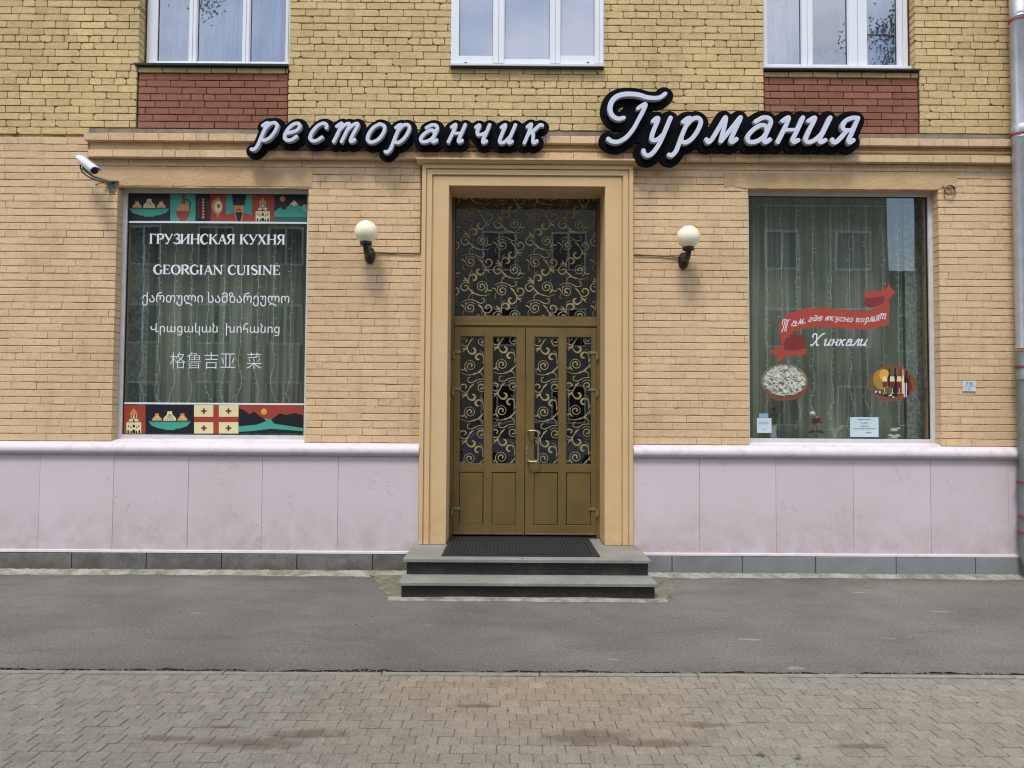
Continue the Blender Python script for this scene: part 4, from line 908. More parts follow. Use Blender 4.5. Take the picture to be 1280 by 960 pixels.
# ------------------------------------------------------------------ globe lamps
def lathe(mb, prof, c, axis='z', n=24, mi=0):
    v = []; 
    for r_, h in prof:
        for k in range(n):
            a = 2*math.pi*k/n; v.append((c[0]+r_*math.cos(a), c[1]+r_*math.sin(a), c[2]+h) if axis == 'z' else (c[0]+r_*math.cos(a), c[1]+h, c[2]+r_*math.sin(a)))
    mb.add(v, [(i*n+k, i*n+(k+1) % n, (i+1)*n+(k+1) % n, (i+1)*n+k) for i in range(len(prof)-1) for k in range(n)]+[tuple(range(n-1, -1, -1)), tuple((len(prof)-1)*n+k for k in range(n))], mi)
def globe_lamp(x, zg, zm, label):
    T = thing('globe_wall_lamp', (x, 0, zm), label, 'lamp', 'globe lamps beside the door')
    R0 = 0.117; yc = -0.235
    m = MB(); lathe(m, [(R0*math.cos(a), R0*math.sin(a)) for a in np.linspace(-1.18, 1.5707, 22)], (x, yc, zg), 'z', 36); m.build('globe', 'opal', T, smooth=True)
    m = MB(); zc = zg-R0*math.sin(1.18)-0.03
    lathe(m, [(0.040, 0), (0.057, 0.004), (0.060, 0.014), (0.060, 0.036), (0.052, 0.044)], (x, yc, zc), 'z', 28); m.build('collar', 'black', T, smooth=True)
    m = MB(); m.tube(crv([(x, yc, zc+0.004), (x, yc+0.010, zc-0.030), (x, yc+0.065, zc-0.062), (x, -0.06, zm-0.00)], 5), [0.034, 0.030, 0.030, 0.034, 0.045], 16)
    m.build('arm', 'black', T, smooth=True)
    m = MB(); v = []; n = 26
    for s, yy in ((1.0, 0.0), (1.0, -0.02), (0.9, -0.045), (0.62, -0.07), (0.2, -0.082)):
        for k in range(n):
            a = 2*math.pi*k/n; v.append((x+0.056*s*math.cos(a), yy, zm-0.005+(0.095 if math.sin(a) < 0 else 0.085)*s*math.sin(a)))
    m.add(v, [(i*n+k, i*n+(k+1) % n, (i+1)*n+(k+1) % n, (i+1)*n+k) for i in range(4) for k in range(n)]+[tuple(4*n+k for k in range(n))]); m.build('wall_mount', 'black', T, smooth=True)
globe_lamp(-1.475, wp(457, 290, -.235)[1], 3.305, 'white globe wall lamp on black bracket, left of the door')
globe_lamp(1.81, wp(863, 296.5, -.235)[1], 3.270, 'white globe wall lamp on black bracket, right of the door')
def cable(label, pts, r=0.005, mat='cablepaint', cat='cable'):
    m = MB(); m.tube(pts, r, 6); return tag(m.build('cable', mat), label, cat)
cable('thin painted cable running from the left globe lamp up beside the door surround', [(-1.42, -0.012, 3.326), (-1.2, -0.010, 3.322), (-0.958, -0.012, 3.320), (-0.948, -0.012, 3.34), (-0.946, -0.012, 3.8), (-0.950, -0.012, 4.24)], 0.0065)
cable('thin painted cable from the right globe lamp to the door surround', [(1.77, -0.012, 3.296), (1.6, -0.010, 3.309), (1.40, -0.012, 3.318), (1.296, -0.012, 3.324)], 0.0065)

# ------------------------------------------------------------------ surveillance camera
T = thing('security_camera', (-4.22, 0, 4.0), 'white bullet security camera on a grey bracket above the left window', 'camera')
p0 = Vector((-4.44, -0.17, 4.235)); p1 = Vector((-4.205, -0.33, 4.075)); d = (p1-p0).normalized(); sx_ = d.cross(Vector((0, 0, 1))).normalized(); sz_ = sx_.cross(d)
m = MB(); v = []; prof = [(math.cos(a)*0.044, math.sin(a)*0.036) for a in np.linspace(0, 2*math.pi, 17)[:-1]]
for t, s in ((0, .75), (0.012, .95), (0.03, 1.0), ((p1-p0).length, 1.02)):
    for a, b in prof: v.append(tuple(p0+d*t+sx_*a*s+sz_*b*s))
n16 = 16; m.add(v, [(i*n16+k, i*n16+(k+1) % n16, (i+1)*n16+(k+1) % n16, (i+1)*n16+k) for i in range(3) for k in range(n16)]+[tuple(range(15, -1, -1)), tuple(48+k for k in range(16))]); m.build('housing', 'cctv', T, smooth=True)
m = MB(); v = []
for t, o_ in ((-0.005, 0), ((p1-p0).length+0.035, 0)):
    for a, b in [(-0.052, 0.012), (-0.046, 0.034), (-0.02, 0.047), (0.02, 0.047), (0.046, 0.034), (0.052, 0.012), (0.048, 0.012), (0.042, 0.031), (0.018, 0.042), (-0.018, 0.042), (-0.042, 0.031), (-0.048, 0.012)]: v.append(tuple(p0+d*t+sx_*a+sz_*b))
m.add(v, [(i, (i+1) % 12, 12+(i+1) % 12, 12+i) for i in range(12)]+[tuple(range(11, -1, -1)), tuple(range(12, 24))]); m.build('sun_shield', 'cctv', T)
m = MB(); m.tube([p1+d*0.001, p1+d*0.010], [0.038, 0.036], 18); m.build('front_glass', 'lens', T, smooth=True)
m = MB(); m.tube([p0+d*0.10-sz_*0.03, p0+d*0.10-sz_*0.06, Vector((-4.30, -0.16, 4.06)), Vector((-4.20, -0.04, 4.05)), Vector((-4.20, -0.008, 4.03))], [0.014, 0.016, 0.014, 0.014, 0.014], 10)
m.box(-4.26, -4.12, -0.05, -0.002, 4.048, 4.060); m.box(-4.225, -4.165, -0.012, -0.0015, 3.95, 4.048)
m.build('bracket', 'steelgrey', T, bevel=0.0)
m = MB(); m.tube(crv([p0+d*0.03-sz_*0.034, (-4.44, -0.16, 4.15), (-4.415, -0.14, 4.10), (-4.34, -0.10, 4.055), (-4.26, -0.03, 4.045)], 5), 0.007, 8); m.build('cable', 'black', T, smooth=True)
# coil of cable and the small benchmark plate on the right
x, z = wp(1186.5, 238, -0.02); m = MB()
m.tube([(x+0.052*(1+.03*math.sin(3*a))*math.cos(a), -0.014-0.002*a, z+0.050*math.sin(a)) for a in np.linspace(0.6, 14.0, 56)], 0.0045, 6)
m.tube([(x+0.04, -0.02, z+0.02), (x+0.075, -0.015, z-0.02), (x+0.07, -0.012, z-0.045)], 0.004, 6); m.tube([(x-0.05, -0.02, z+0.01), (x-0.062, -0.012, z+0.045), (x-0.04, -0.004, z+0.062)], 0.004, 6)
tag(m.build('cable_coil', 'cablepaint'), 'small loop of painted cable hanging by the right window corner', 'cable')
T = thing('survey_plate', (4.79, -0.01, 1.96), 'small pale metal plate with numbers on the bricks beside the drainpipe', 'plate')
m = MB(); m.box(4.722, 4.858, -0.014, 0.0, 1.908, 2.018); m.build('plate', 'sticker', T, bevel=0.003)
def textmesh(name, body, x0, x1, z0, z1, y, mat, parent=None, thin=0.0):
    """lettering as flat vinyl; every closed outline is filled on its own so that overlapping strokes stay solid"""
    cu = bpy.data.curves.new('t', 'FONT'); cu.body = body; cu.size = 1; cu.resolution_u = 4
    to = bpy.data.objects.new('tmp', cu); COL.objects.link(to); bpy.context.view_layer.update()
    dg = bpy.context.evaluated_depsgraph_get(); c2 = to.evaluated_get(dg).to_curve(dg) if hasattr(to, 'to_curve') else None
    SP = []
    for sp in c2.splines:
        bp_ = sp.bezier_points; n_ = len(bp_); L = []
        if n_ == 0: continue
        for i in range(n_):
            a_, b_ = bp_[i], bp_[(i+1) % n_]
            p0, p1, p2, p3 = (np.array(q[:2]) for q in (a_.co, a_.handle_right, b_.handle_left, b_.co))
            straight = np.linalg.norm(p1-p0) < 1e-6 and np.linalg.norm(p3-p2) < 1e-6
            for t in ([0] if straight else [0, .25, .5, .75]): L.append(p0*(1-t)**3+3*p1*t*(1-t)**2+3*p2*t*t*(1-t)+p3*t**3)
        L = np.array(L); ar = 0.5*np.sum(L[:, 0]*np.roll(L[:, 1], -1)-np.roll(L[:, 0], -1)*L[:, 1]); SP.append((L, ar))
    to.to_curve_clear(); bpy.data.objects.remove(to)
    sg = np.sign(max(SP, key=lambda q: abs(q[1]))[1]); outs = [q[0] for q in SP if np.sign(q[1]) == sg]; holes = [q[0] for q in SP if np.sign(q[1]) != sg]
    def inside(p, L):
        x_, y_ = p; X, Y = L[:, 0], L[:, 1]; X2, Y2 = np.roll(X, -1), np.roll(Y, -1); c = ((Y > y_) != (Y2 > y_)) & (x_ < (X2-X)*(y_-Y)/(Y2-Y+1e-12)+X); return c.sum() % 2 == 1
    A = np.vstack(outs); lo, hi = A.min(0), A.max(0); m = MB()
    for k, L in enumerate(outs):
        cv2 = bpy.data.curves.new('g', 'CURVE'); cv2.dimensions = '2D'; cv2.fill_mode = 'BOTH'; cv2.offset = -thin
        for q in [L]+[h_ for h_ in holes if inside(h_[0], L)]:
            sp = cv2.splines.new('POLY'); sp.points.add(len(q)-1); sp.use_cyclic_u = True
            for pt, p in zip(sp.points, q): pt.co = (p[0], p[1], 0, 1)
        to = bpy.data.objects.new('tmp', cv2); COL.objects.link(to); me = bpy.data.meshes.new_from_object(to); bpy.data.objects.remove(to)
        m.add([(x0+(v.co.x-lo[0])/(hi[0]-lo[0])*(x1-x0), y-0.00015*(k % 3), z0+(v.co.y-lo[1])/(hi[1]-lo[1])*(z1-z0)) for v in me.vertices], [tuple(p.vertices) for p in me.polygons])
    return m.build(name, mat, parent)
textmesh('numerals', 'ГТ  78', 4.745, 4.825, 1.968, 2.006, -0.0146, 'greyink', T); textmesh('numerals', '121', 4.748, 4.805, 1.922, 1.948, -0.0147, 'greyink', T)
m = MB(); m.box(4.728, 4.852, -0.0148, -0.0141, 1.957, 1.960); m.build('rule', 'greyink', T)

# ------------------------------------------------------------------ drainpipe
T = thing('drainpipe', (5.33, -0.13, 0), 'round galvanised drainpipe with red clamps at the right edge of the facade', 'drainpipe')
px_, py_, pr_ = 5.296, -0.145, 0.088
def cyl(prof, mat, name): 
    m = MB(); lathe(m, prof, (px_, py_, 0), 'z', 32); return m.build(name, mat, T, smooth=True)
cyl([(pr_, 2.35), (pr_, 4.53), (pr_+.006, 4.54), (pr_, 4.55), (pr_+.006, 4.56), (pr_, 4.57), (pr_+.007, 4.60), (pr_+.007, 4.66), (pr_, 4.67)], 'zinc', 'pipe_section')
cyl([(pr_-0.001, 4.672), (pr_-0.001, 5.80), (pr_+.006, 5.81), (pr_, 5.825), (pr_+.006, 5.84), (pr_, 5.86), (pr_, 7.3)], 'zinc', 'pipe_section')
cyl([(pr_-.004, 0.30), (pr_-.004, 2.02), (pr_+.008, 2.03), (pr_+.008, 2.09), (pr_, 2.10), (pr_, 2.298)], 'zincold', 'pipe_section')
m = MB(); m.tube(crv([(px_, py_, 0.30), (px_, py_-0.005, 0.22), (px_, py_-0.05, 0.15), (px_, py_-0.14, 0.10)], 5), pr_-.002, 24); m.build('outlet', 'zincold', T, smooth=True)
for z, tilt in ((5.78, .3), (4.575, .3), (2.165, 0), (0.985, 0), (0.635, 0), (0.472, 0)):
    m = MB(); lathe(m, [(pr_+.004, z-.008), (pr_+.0095, z-.008), (pr_+.0095, z+.008), (pr_+.004, z+.008)], (px_, py_, 0), 'z', 32)
    m.box(px_-pr_-0.035, px_-pr_-0.004, py_-0.003, py_+0.003, z-.011, z+.011); m.tube([(px_-pr_-0.022, py_-0.015, z), (px_-pr_-0.022, py_+0.015, z)], 0.007, 6); m.tube([(px_, py_+pr_, z), (px_, 0.02, z)], 0.006, 6)
    m.build('clamp', 'clamp', T, smooth=False)

# ------------------------------------------------------------------ window prints
DYN = GY-0.0012
Lr = (wp(161, 241, GY)[0]+0.0, wp(380, 241, GY)[0], 1.404, 3.98)
def zt1(mx, my): return wp(140+mx/9.6, 225+my/9.6, GY)
def zt2(mx, my): return wp(260+mx/9.143, 225+my/9.14, GY)
def zt3(mx, my): return wp(130+mx/4.741, 390+my/4.741, GY)
class Film:
    def __init__(s, name, label, cat, loc): s.T = thing(name, loc, label, cat); s.k = 0; s.names = []
    def part(s, name): s.mb = MB(); s.mats = []; s.name = name; s.lay = 0
    def p(s, mat, pts, f=None):
        if mat not in s.mats: s.mats.append(mat)
        s.lay += 1; s.mb.poly([f(*q) for q in pts] if f else pts, DYN-s.lay*0.00013, s.mats.index(mat))
    def r(s, mat, pts, rs, f):
        if mat not in s.mats: s.mats.append(mat)
        s.lay += 0.3; ribbon(s.mb, [f(*q) for q in pts], rs, DYN-s.lay*0.00013, s.mats.index(mat))
    def end(s): return s.mb.build(s.name, s.mats, s.T)
def ell(cx, cy, rx, ry, n=20, a0=0, a1=2*math.pi): return [(cx+rx*math.cos(a), cy+ry*math.sin(a)) for a in np.linspace(a0, a1, n, endpoint=(a1-a0 < 6.2))]
def bowl(F, f, ox, oy, s, w_=1.0):
    q = lambda L: [(ox+x*s*w_, oy+y*s) for x, y in L]
    F.p('teal', q([(-245, -10), (245, -10), (200, 45), (120, 72), (60, 78), (60, 90), (-60, 90), (-60, 78), (-120, 72), (-200, 45)]), f); F.p('tealdark', q([(-245, -14), (245, -14), (235, 2), (-235, 2)]), f)
    for dx, sc_, mm in ((-145, .8, 'orange'), (145, .8, 'orange'), (0, 1, 'cream')):
        F.p(mm if dx else 'cream', q([(dx-72*sc_, -16), (dx-68*sc_, -48*sc_), (dx-30*sc_, -88*sc_), (dx-26*sc_, -122*sc_), (dx+26*sc_, -122*sc_), (dx+30*sc_, -88*sc_), (dx+68*sc_, -48*sc_), (dx+72*sc_, -16)]), f)
        for t in (-2, -1, 0, 1, 2): F.r('cream' if dx else 'olive', q([(dx+t*6*sc_, -86*sc_), (dx+t*24*sc_, -24)]), 0.0022, f)
def church(F, f, ox, oy, s):
    q = lambda L: [(ox+x*s, oy+y*s) for x, y in L]
    F.p('orange', q([(-42, -150), (0, -205), (42, -150), (42, -120), (-42, -120)]), f); F.p('cream', q([(-36, -120), (36, -120), (36, -80), (-36, -80)]), f)
    F.p('cream', q([(-60, -84), (60, -84), (52, -50), (88, -44), (88, 95), (-88, 95), (-88, -44), (-52, -50)]), f)
    F.p('brownp', q([(-60, -84), (60, -84), (64, -76), (-64, -76)]), f); F.p('brownp', q([(-92, -46), (92, -46), (94, -36), (-94, -36)]), f)
    for x_, y_, w2, h2 in ((-18, -116, 8, 30), (18, -116, 8, 30), (0, -60, 9, 24), (-60, 5, 8, 14), (60, 5, 8, 14), (0, 2, 14, 26), (-35, 20, 6, 14), (35, 20, 6, 14), (-66, 68, 10, 30), (66, 68, 10, 30), (0, 64, 18, 32), (-32, 74, 8, 22), (32, 74, 8, 22)):
        F.p('navy', q([(x_-w2, y_), (x_-w2, y_-h2*.2), (x_, y_-h2*.5), (x_+w2, y_-h2*.2), (x_+w2, y_+h2*.8), (x_-w2, y_+h2*.8)]), f)
def rect2(a, b, c, d): return [(a, c), (b, c), (b, d), (a, d)]
xl, xr = WL[0]+0.05, WL[1]-0.05
Fm = Film('window_film_strip', 'dark illustrated strip along the top of the left window, teal and red pictures', 'window sticker', ((xl+xr)/2, GY, 3.8))
inv = lambda f, x: x
# top strip pictures
Fm.part('khinkali_picture'); Fm.p('navy', rect2(190, 700, 150, 492), zt1); bowl(Fm, zt1, 447, 350, 1.0); Fm.end()
Fm.part('jug_picture'); Fm.p('teal', rect2(700, 1002, 150, 492), zt1); Fm.p('brownp', [(838, 152), (880, 152), (872, 235), (884, 290), (826, 290), (840, 235)], zt1); Fm.p('orange', [(775, 370), (785, 320), (826, 290), (884, 290), (925, 320), (940, 370)], zt1); Fm.p('brick_red', [(762, 370), (942, 370), (925, 425), (885, 492), (820, 492), (780, 425)], zt1); Fm.r('navy', [(872, 240), (915, 238), (940, 275), (938, 320), (928, 352)], 0.006, zt1); Fm.end()
Fm.part('pattern_picture'); Fm.p('navy', rect2(1002, 1182, 150, 492), zt1)
for x_, mm in ((1038, 'maroon'), (1095, 'orange'), (1155, 'maroon')):
    for k in range(7): Fm.p(mm, [(x_, 214+k*36), (x_+20, 232+k*36), (x_, 250+k*36), (x_-20, 232+k*36)], zt1)
Fm.end()
Fm.part('bread_picture'); Fm.p('brick_red', rect2(28, 200, 150, 472), zt2); Fm.p('orange', [(116, 190), (150, 235), (172, 300), (160, 360), (124, 395), (114, 440), (100, 395), (60, 360), (42, 300), (62, 240)], zt2); Fm.p('sunyellow', ell(92, 305, 34, 70), zt2); Fm.p('cream', ell(120, 305, 42, 66), zt2); Fm.p('olive', ell(122, 298, 16, 22), zt2); Fm.end()
Fm.part('hat_picture'); Fm.p('brick_red', rect2(200, 510, 150, 472), zt2); Fm.p('teal', [(205, 150), (505, 150), (500, 400), (420, 378), (270, 378), (205, 400)], zt2); Fm.p('navy', [(270, 150), (440, 150), (420, 290), (290, 290)], zt2); Fm.p('orange', [(300, 290), (405, 290), (405, 360), (385, 472), (325, 472), (300, 360)], zt2); Fm.p('brick_red', ell(352, 340, 32, 11), zt2); Fm.p('navy', [(312, 368), (396, 368), (372, 472), (334, 472)], zt2); Fm.end()
Fm.part('church_picture'); Fm.p('brick_red', rect2(510, 758, 150, 472), zt2); church(Fm, zt2, 626, 388, 0.92); Fm.end()
Fm.part('mountain_picture'); Fm.p('navy', rect2(758, 1128, 150, 472), zt2); Fm.p('orange', ell(852, 215, 32, 32), zt2); Fm.p('skyblue', [(1040, 330), (1100, 275), (1128, 290), (1128, 420), (1000, 420)], zt2); Fm.p('teal', [(758, 360), (825, 312), (870, 345), (985, 232), (1128, 375), (1128, 420), (758, 420)], zt2); Fm.p('cream', [(985, 232), (1030, 278), (1005, 285), (985, 305), (960, 280), (935, 282)], zt2); Fm.p('tealdark', rect2(758, 1128, 420, 472), zt2); Fm.end()
a, b = zt1(190, 150)[0], zt2(1128, 150)[0]; z1 = zt1(600, 492)[1]
Fm.part('white_stripe'); Fm.p('white', [(xl, z1-0.022), (xr, z1-0.020), (xr, z1), (xl, z1)]); Fm.end()
# bottom strip
F2 = Film('window_film_strip', 'illustrated strip along the bottom of the left window with a red cross flag', 'window sticker', ((xl+xr)/2, GY, 1.55))
F2.part('church_picture'); F2.p('brick_red', rect2(108, 246, 551, 720), zt3); church(F2, zt3, 177, 672, 0.50); F2.end()
F2.part('khinkali_picture'); F2.p('navy', rect2(246, 534, 551, 720), zt3); bowl(F2, zt3, 390, 652, 0.52); F2.end()
F2.part('flag_picture'); F2.p('cream', rect2(534, 797, 551, 720), zt3); F2.p('brick_red', rect2(648, 681, 551, 720), zt3); F2.p('brick_red', rect2(534, 797, 621, 653), zt3)
for cx_ in (592, 738):
    for cy_ in (587, 688): F2.p('maroon', rect2(cx_-17, cx_+17, cy_-4.5, cy_+4.5), zt3); F2.p('maroon', rect2(cx_-5, cx_+5, cy_-16, cy_+16), zt3)
F2.end()
F2.part('river_picture'); F2.p('brick_red', rect2(797, 1180, 551, 720), zt3); F2.p('navy', [(797, 570), (825, 578), (862, 605), (890, 590), (945, 632), (990, 640), (1040, 600), (1080, 610), (1130, 598), (1180, 612), (1180, 720), (797, 720)], zt3); F2.p('sunyellow', ell(948, 590, 18, 18), zt3)
F2.p('teal', [(797, 678), (905, 668), (960, 648), (950, 632), (985, 634), (1010, 662), (1180, 688), (1180, 706), (990, 692), (870, 706), (797, 710)], zt3); F2.end()
F2.part('white_stripe'); zz_ = zt3(600, 548)[1]; F2.p('white', [(xl, zz_), (xr, zz_), (xr, zz_+0.018), (xl, zz_+0.018)]); F2.end()

# serif capitals drawn with broad and hairline strokes
tk, th = 0.075, 0.032
def stem(x, a=0, b=1, w_=tk, s0=True, s1=True):
    o = [([(x, a), (x, b)], w_)]
    if s0: o.append(([(x-.14, a+.02), (x+.14, a+.02)], .022))
    if s1: o.append(([(x-.14, b-.02), (x+.14, b-.02)], .022))
    return o
def cv(p, r=tk): return (crv(p, 5), r)
SF = {
 'Г': (.66, stem(.16)+[([(.16, .97), (.62, .97)], .025), ([(.61, .99), (.62, .78)], .022)]),
 'Р': (.72, stem(.16)+[cv([(.16, .98), (.42, .98), (.62, .86), (.60, .60), (.40, .47), (.16, .48)], [.02, .05, .08, .08, .04, .02])]),
 'У': (.84, [([(.12, .97), (.46, .36)], .07), ([(.76, .97), (.42, .22)], .03), cv([(.42, .22), (.32, .03), (.14, .04)], [.03, .05]), ([(.0, .98), (.24, .98)], .022), ([(.64, .98), (.86, .98)], .022)]),
 'З': (.66, [cv([(.10, .80), (.28, .99), (.52, .92), (.54, .66), (.28, .53)], [.03, .03, .07, .06, .02]), cv([(.28, .53), (.58, .42), (.60, .14), (.34, 0), (.06, .14)], [.02, .06, .08, .04, .04])]),
 'И': (.94, stem(.17)+stem(.77)+[([(.17, .10), (.77, .90)], .032)]), 'Н': (.94, stem(.17)+stem(.77)+[([(.17, .5), (.77, .5)], .026)]),
 'С': (.80, [cv([(.72, .74), (.66, .90), (.44, 1), (.16, .80), (.10, .45), (.22, .12), (.46, 0), (.74, .18)], [.03, .03, .05, .09, .09, .05, .02])]),
 'К': (.84, stem(.16)+[([(.22, .48), (.70, .96)], .03), ([(.36, .60), (.74, .03)], .07), ([(.58, .98), (.80, .98)], .022), ([(.62, .02), (.88, .02)], .022)]),
 'А': (.84, [([(.12, .02), (.42, .98)], .03), ([(.42, .98), (.74, .02)], .075), ([(.22, .33), (.62, .33)], .024), ([(0, .02), (.24, .02)], .022), ([(.60, .02), (.88, .02)], .022)]),
 'Я': (.78, stem(.62)+[cv([(.62, .98), (.36, .98), (.16, .86), (.18, .62), (.38, .48), (.62, .48)], [.02, .05, .08, .07, .04, .02]), ([(.40, .48), (.12, .03)], .055), ([(.0, .02), (.2, .02)], .022)]),
 'Х': (.86, [([(.16, .97), (.70, .03)], .075), ([(.68, .97), (.14, .03)], .03), ([(.04, .98), (.30, .98)], .022), ([(.58, .98), (.80, .98)], .022), ([(.02, .02), (.26, .02)], .022), ([(.56, .02), (.84, .02)], .022)]),
 'G': (.86, [cv([(.72, .76), (.66, .90), (.44, 1), (.16, .80), (.10, .45), (.22, .12), (.46, 0), (.72, .10)], [.03, .03, .05, .09, .09, .05, .02]), ([(.72, .42), (.72, .06)], .07), ([(.58, .42), (.86, .42)], .022)]),
 'E': (.74, stem(.16)+[([(.16, .97), (.62, .97)], .025), ([(.16, .03), (.64, .03)], .025), ([(.16, .52), (.48, .52)], .024), ([(.62, .98), (.62, .80)], .022), ([(.65, .03), (.66, .24)], .024), ([(.48, .62), (.48, .42)], .022)]),
 'O': (.90, [cv([(.45, 1), (.18, .85), (.10, .5), (.18, .15), (.45, 0), (.72, .15), (.80, .5), (.72, .85), (.45, 1)], [.03, .075, .09, .075, .03, .075, .09, .075, .03])]),
 'R': (.82, stem(.16)+[cv([(.16, .98), (.42, .98), (.62, .86), (.60, .62), (.40, .50), (.16, .50)], [.02, .05, .08, .08, .04, .02]), ([(.38, .50), (.72, .03)], .07), ([(.62, .02), (.86, .02)], .022)]),
 'I': (.40, stem(.18)), 'N': (.94, stem(.16, w_=.03, s1=False)+stem(.78, w_=.03, s0=False)+[([(.14, .96), (.78, .04)], .075), ([(.0, .98), (.18, .98)], .022)]),
 'C': None, 'U': (.88, [([(.16, .97), (.16, .35)], .075), cv([(.16, .36), (.22, .08), (.44, 0), (.66, .10), (.72, .36)], [.075, .06, .04, .03]), ([(.72, .36), (.72, .97)], .03), ([(.02, .98), (.30, .98)], .022), ([(.60, .98), (.84, .98)], .022)]),
 'S': (.66, [cv([(.54, .78), (.46, .95), (.28, 1), (.12, .84), (.16, .64), (.34, .52), (.54, .38), (.56, .16), (.36, 0), (.10, .18)], [.025, .03, .05, .07, .09, .09, .07, .05, .03])])}
SF['C'] = SF['С']; SF['A'] = SF['А']
def serif_line(text, x0, x1, z0, z1, y, label):
    h = z1-z0; adv = [0.42 if c == ' ' else SF[c][0] for c in text]; tot = sum(adv); k = (x1-x0)/tot; m = MB(); x = x0
    for c, a_ in zip(text, adv):
        if c != ' ':
            for pts, rs in SF[c][1]: ribbon(m, [(x+p[0]*k, z0+p[1]*h) for p in pts], [q*h*1.22+.0008 for q in rs] if isinstance(rs, list) else rs*h*1.22+.0008, y, 0, cap=False)
        x += a_*k
    return tag(m.build('window_lettering', 'white'), label, 'window lettering')
def P_(a, b, c, d): p = wp(a, d, GY); q = wp(b, c, GY); return p[0], q[0], p[1], q[1]
serif_line('ГРУЗИНСКАЯ КУХНЯ', *P_(186.5, 356.5, 293.5, 304.5), DYN, 'white serif lettering ГРУЗИНСКАЯ КУХНЯ on the left window')
serif_line('GEORGIAN CUISINE', *P_(191.5, 351, 332, 342.5), DYN, 'white serif lettering GEORGIAN CUISINE on the left window')
for body, bx, lab in (('ქართული სამზარეულო', P_(177.5, 362, 366, 382), 'white Georgian script lettering on the left window, third line of five'),
                      ('Վրացական  խոհանոց', P_(188, 349.5, 404, 419), 'white Armenian script lettering on the left window, fourth line of five'),
                      ('格鲁吉亚  菜', P_(212, 327.5, 440.5, 461), 'white Chinese lettering on the left window, lowest text line')):
    o = textmesh('window_lettering', body, *bx, DYN, 'white', None, 0.014 if '格' in body else 0.0); tag(o, lab, 'window lettering')

# right window: ribbon, script lettering, two oval pictures
def zr(mx, my): return wp(930+mx/6.095, 350+my/6.095, GY)
Rb = Film('ribbon_sticker', 'red curling ribbon sticker with white script words on the right window', 'window sticker', (*[zr(650, 300)[0]], GY, zr(650, 300)[1]))
Rb.part('ribbon_tail'); Rb.p('ribbon', [(905, 88), (960, 95), (1040, 78), (1090, 60), (1105, 22), (1118, 60), (1160, 98), (1120, 120), (1112, 150), (1060, 130), (1000, 132), (925, 140)], zr); Rb.p('ribbondark', [(925, 140), (1000, 130), (1062, 122), (1070, 165), (1020, 200), (960, 212), (905, 190)], zr); Rb.p('ribbon', [(1070, 130), (1105, 160), (1108, 260), (1020, 240), (960, 222), (1030, 200), (1068, 170)], zr); Rb.end()
Rb.part('ribbon_tail'); Rb.lay = 5; Rb.p('ribbon', [(190, 550), (245, 515), (300, 500), (305, 535), (400, 540), (478, 520), (470, 572), (400, 575), (320, 580), (290, 605), (265, 622), (245, 595), (258, 575)], zr); Rb.p('ribbondark', [(300, 530), (300, 490), (320, 440), (370, 415), (430, 418), (465, 450), (470, 520), (400, 538)], zr); Rb.end()
Rb.part('ribbon_band')
top = crv([(265, 330), (330, 265), (450, 222), (600, 215), (800, 228), (950, 238), (1100, 205)], 8); bot = crv([(285, 520), (320, 440), (430, 375), (600, 358), (800, 372), (950, 375), (1105, 340)], 8)
for i in range(len(top)-1):
    Rb.lay = 10; Rb.p('ribbon', [tuple(top[i]), tuple(top[i+1]), tuple(bot[i+1]), tuple(bot[i])], zr)
Rb.lay = 8; Rb.p('ribbon', [(265, 330), (285, 520), (312, 545), (300, 490), (320, 440)], zr); Rb.end()
# lettering along the ribbon
Rb.part('ribbon_words'); Rb.lay = 13
words = [('Т', 283, 350, 300, 396), ('а', 362, 402, 312, 350), ('м', 410, 452, 295, 335), ('.', 458, 466, 320, 326), ('г', 492, 520, 283, 318), ('д', 524, 556, 270, 312), ('е', 562, 596, 278, 308), ('в', 618, 648, 276, 306), ('к', 652, 685, 278, 308), ('у', 690, 724, 280, 322), ('с', 728, 754, 284, 314), ('н', 758, 794, 286, 318), ('о', 798, 828, 290, 320), ('к', 852, 884, 290, 322), ('о', 888, 914, 292, 320), ('р', 914, 950, 288, 338), ('м', 952, 996, 276, 318), ('я', 998, 1030, 268, 310), ('т', 1034, 1080, 256, 298)]
for ch, x0_, x1_, y0_, y1_ in words:
    for s, k in place_glyph(ch, (x0_, x1_, y0_, y1_), 0.25, 4): Rb.r('white', s, 0.0038*k, zr)
Rb.end()
hk = [('Х', 508, 612, 408, 500), ('и', 612, 662, 452, 498), ('н', 668, 718, 452, 498), ('к', 724, 772, 452, 498), ('а', 778, 822, 452, 498), ('л', 826, 878, 452, 498), ('и', 884, 938, 452, 498)]
m = MB()
for ch, x0_, x1_, y0_, y1_ in hk:
    for s, k in place_glyph(ch, (x0_, x1_, y0_, y1_), 0.30, 5): ribbon(m, [zr(*q) for q in s], 0.0066*k, DYN)
tag(m.build('window_lettering', 'white'), 'white script word Хинкали under the ribbon on the right window', 'window lettering')
def zo(mx, my): return wp(930+mx/5.565, 440+my/5.565, GY)
O1 = Film('oval_sticker', 'oval picture of pale dumplings on the lower left of the right window', 'window sticker', (zo(280, 205)[0], GY, zo(280, 205)[1]))
O1.part('rim'); O1.p('ovalrim', ell(282, 212, 166, 128, 36), zo); O1.end()
O1.part('dumpling_picture'); O1.lay = 2; O1.p('khinkalishade', ell(278, 200, 160, 116, 36), zo); r = random.Random(2)
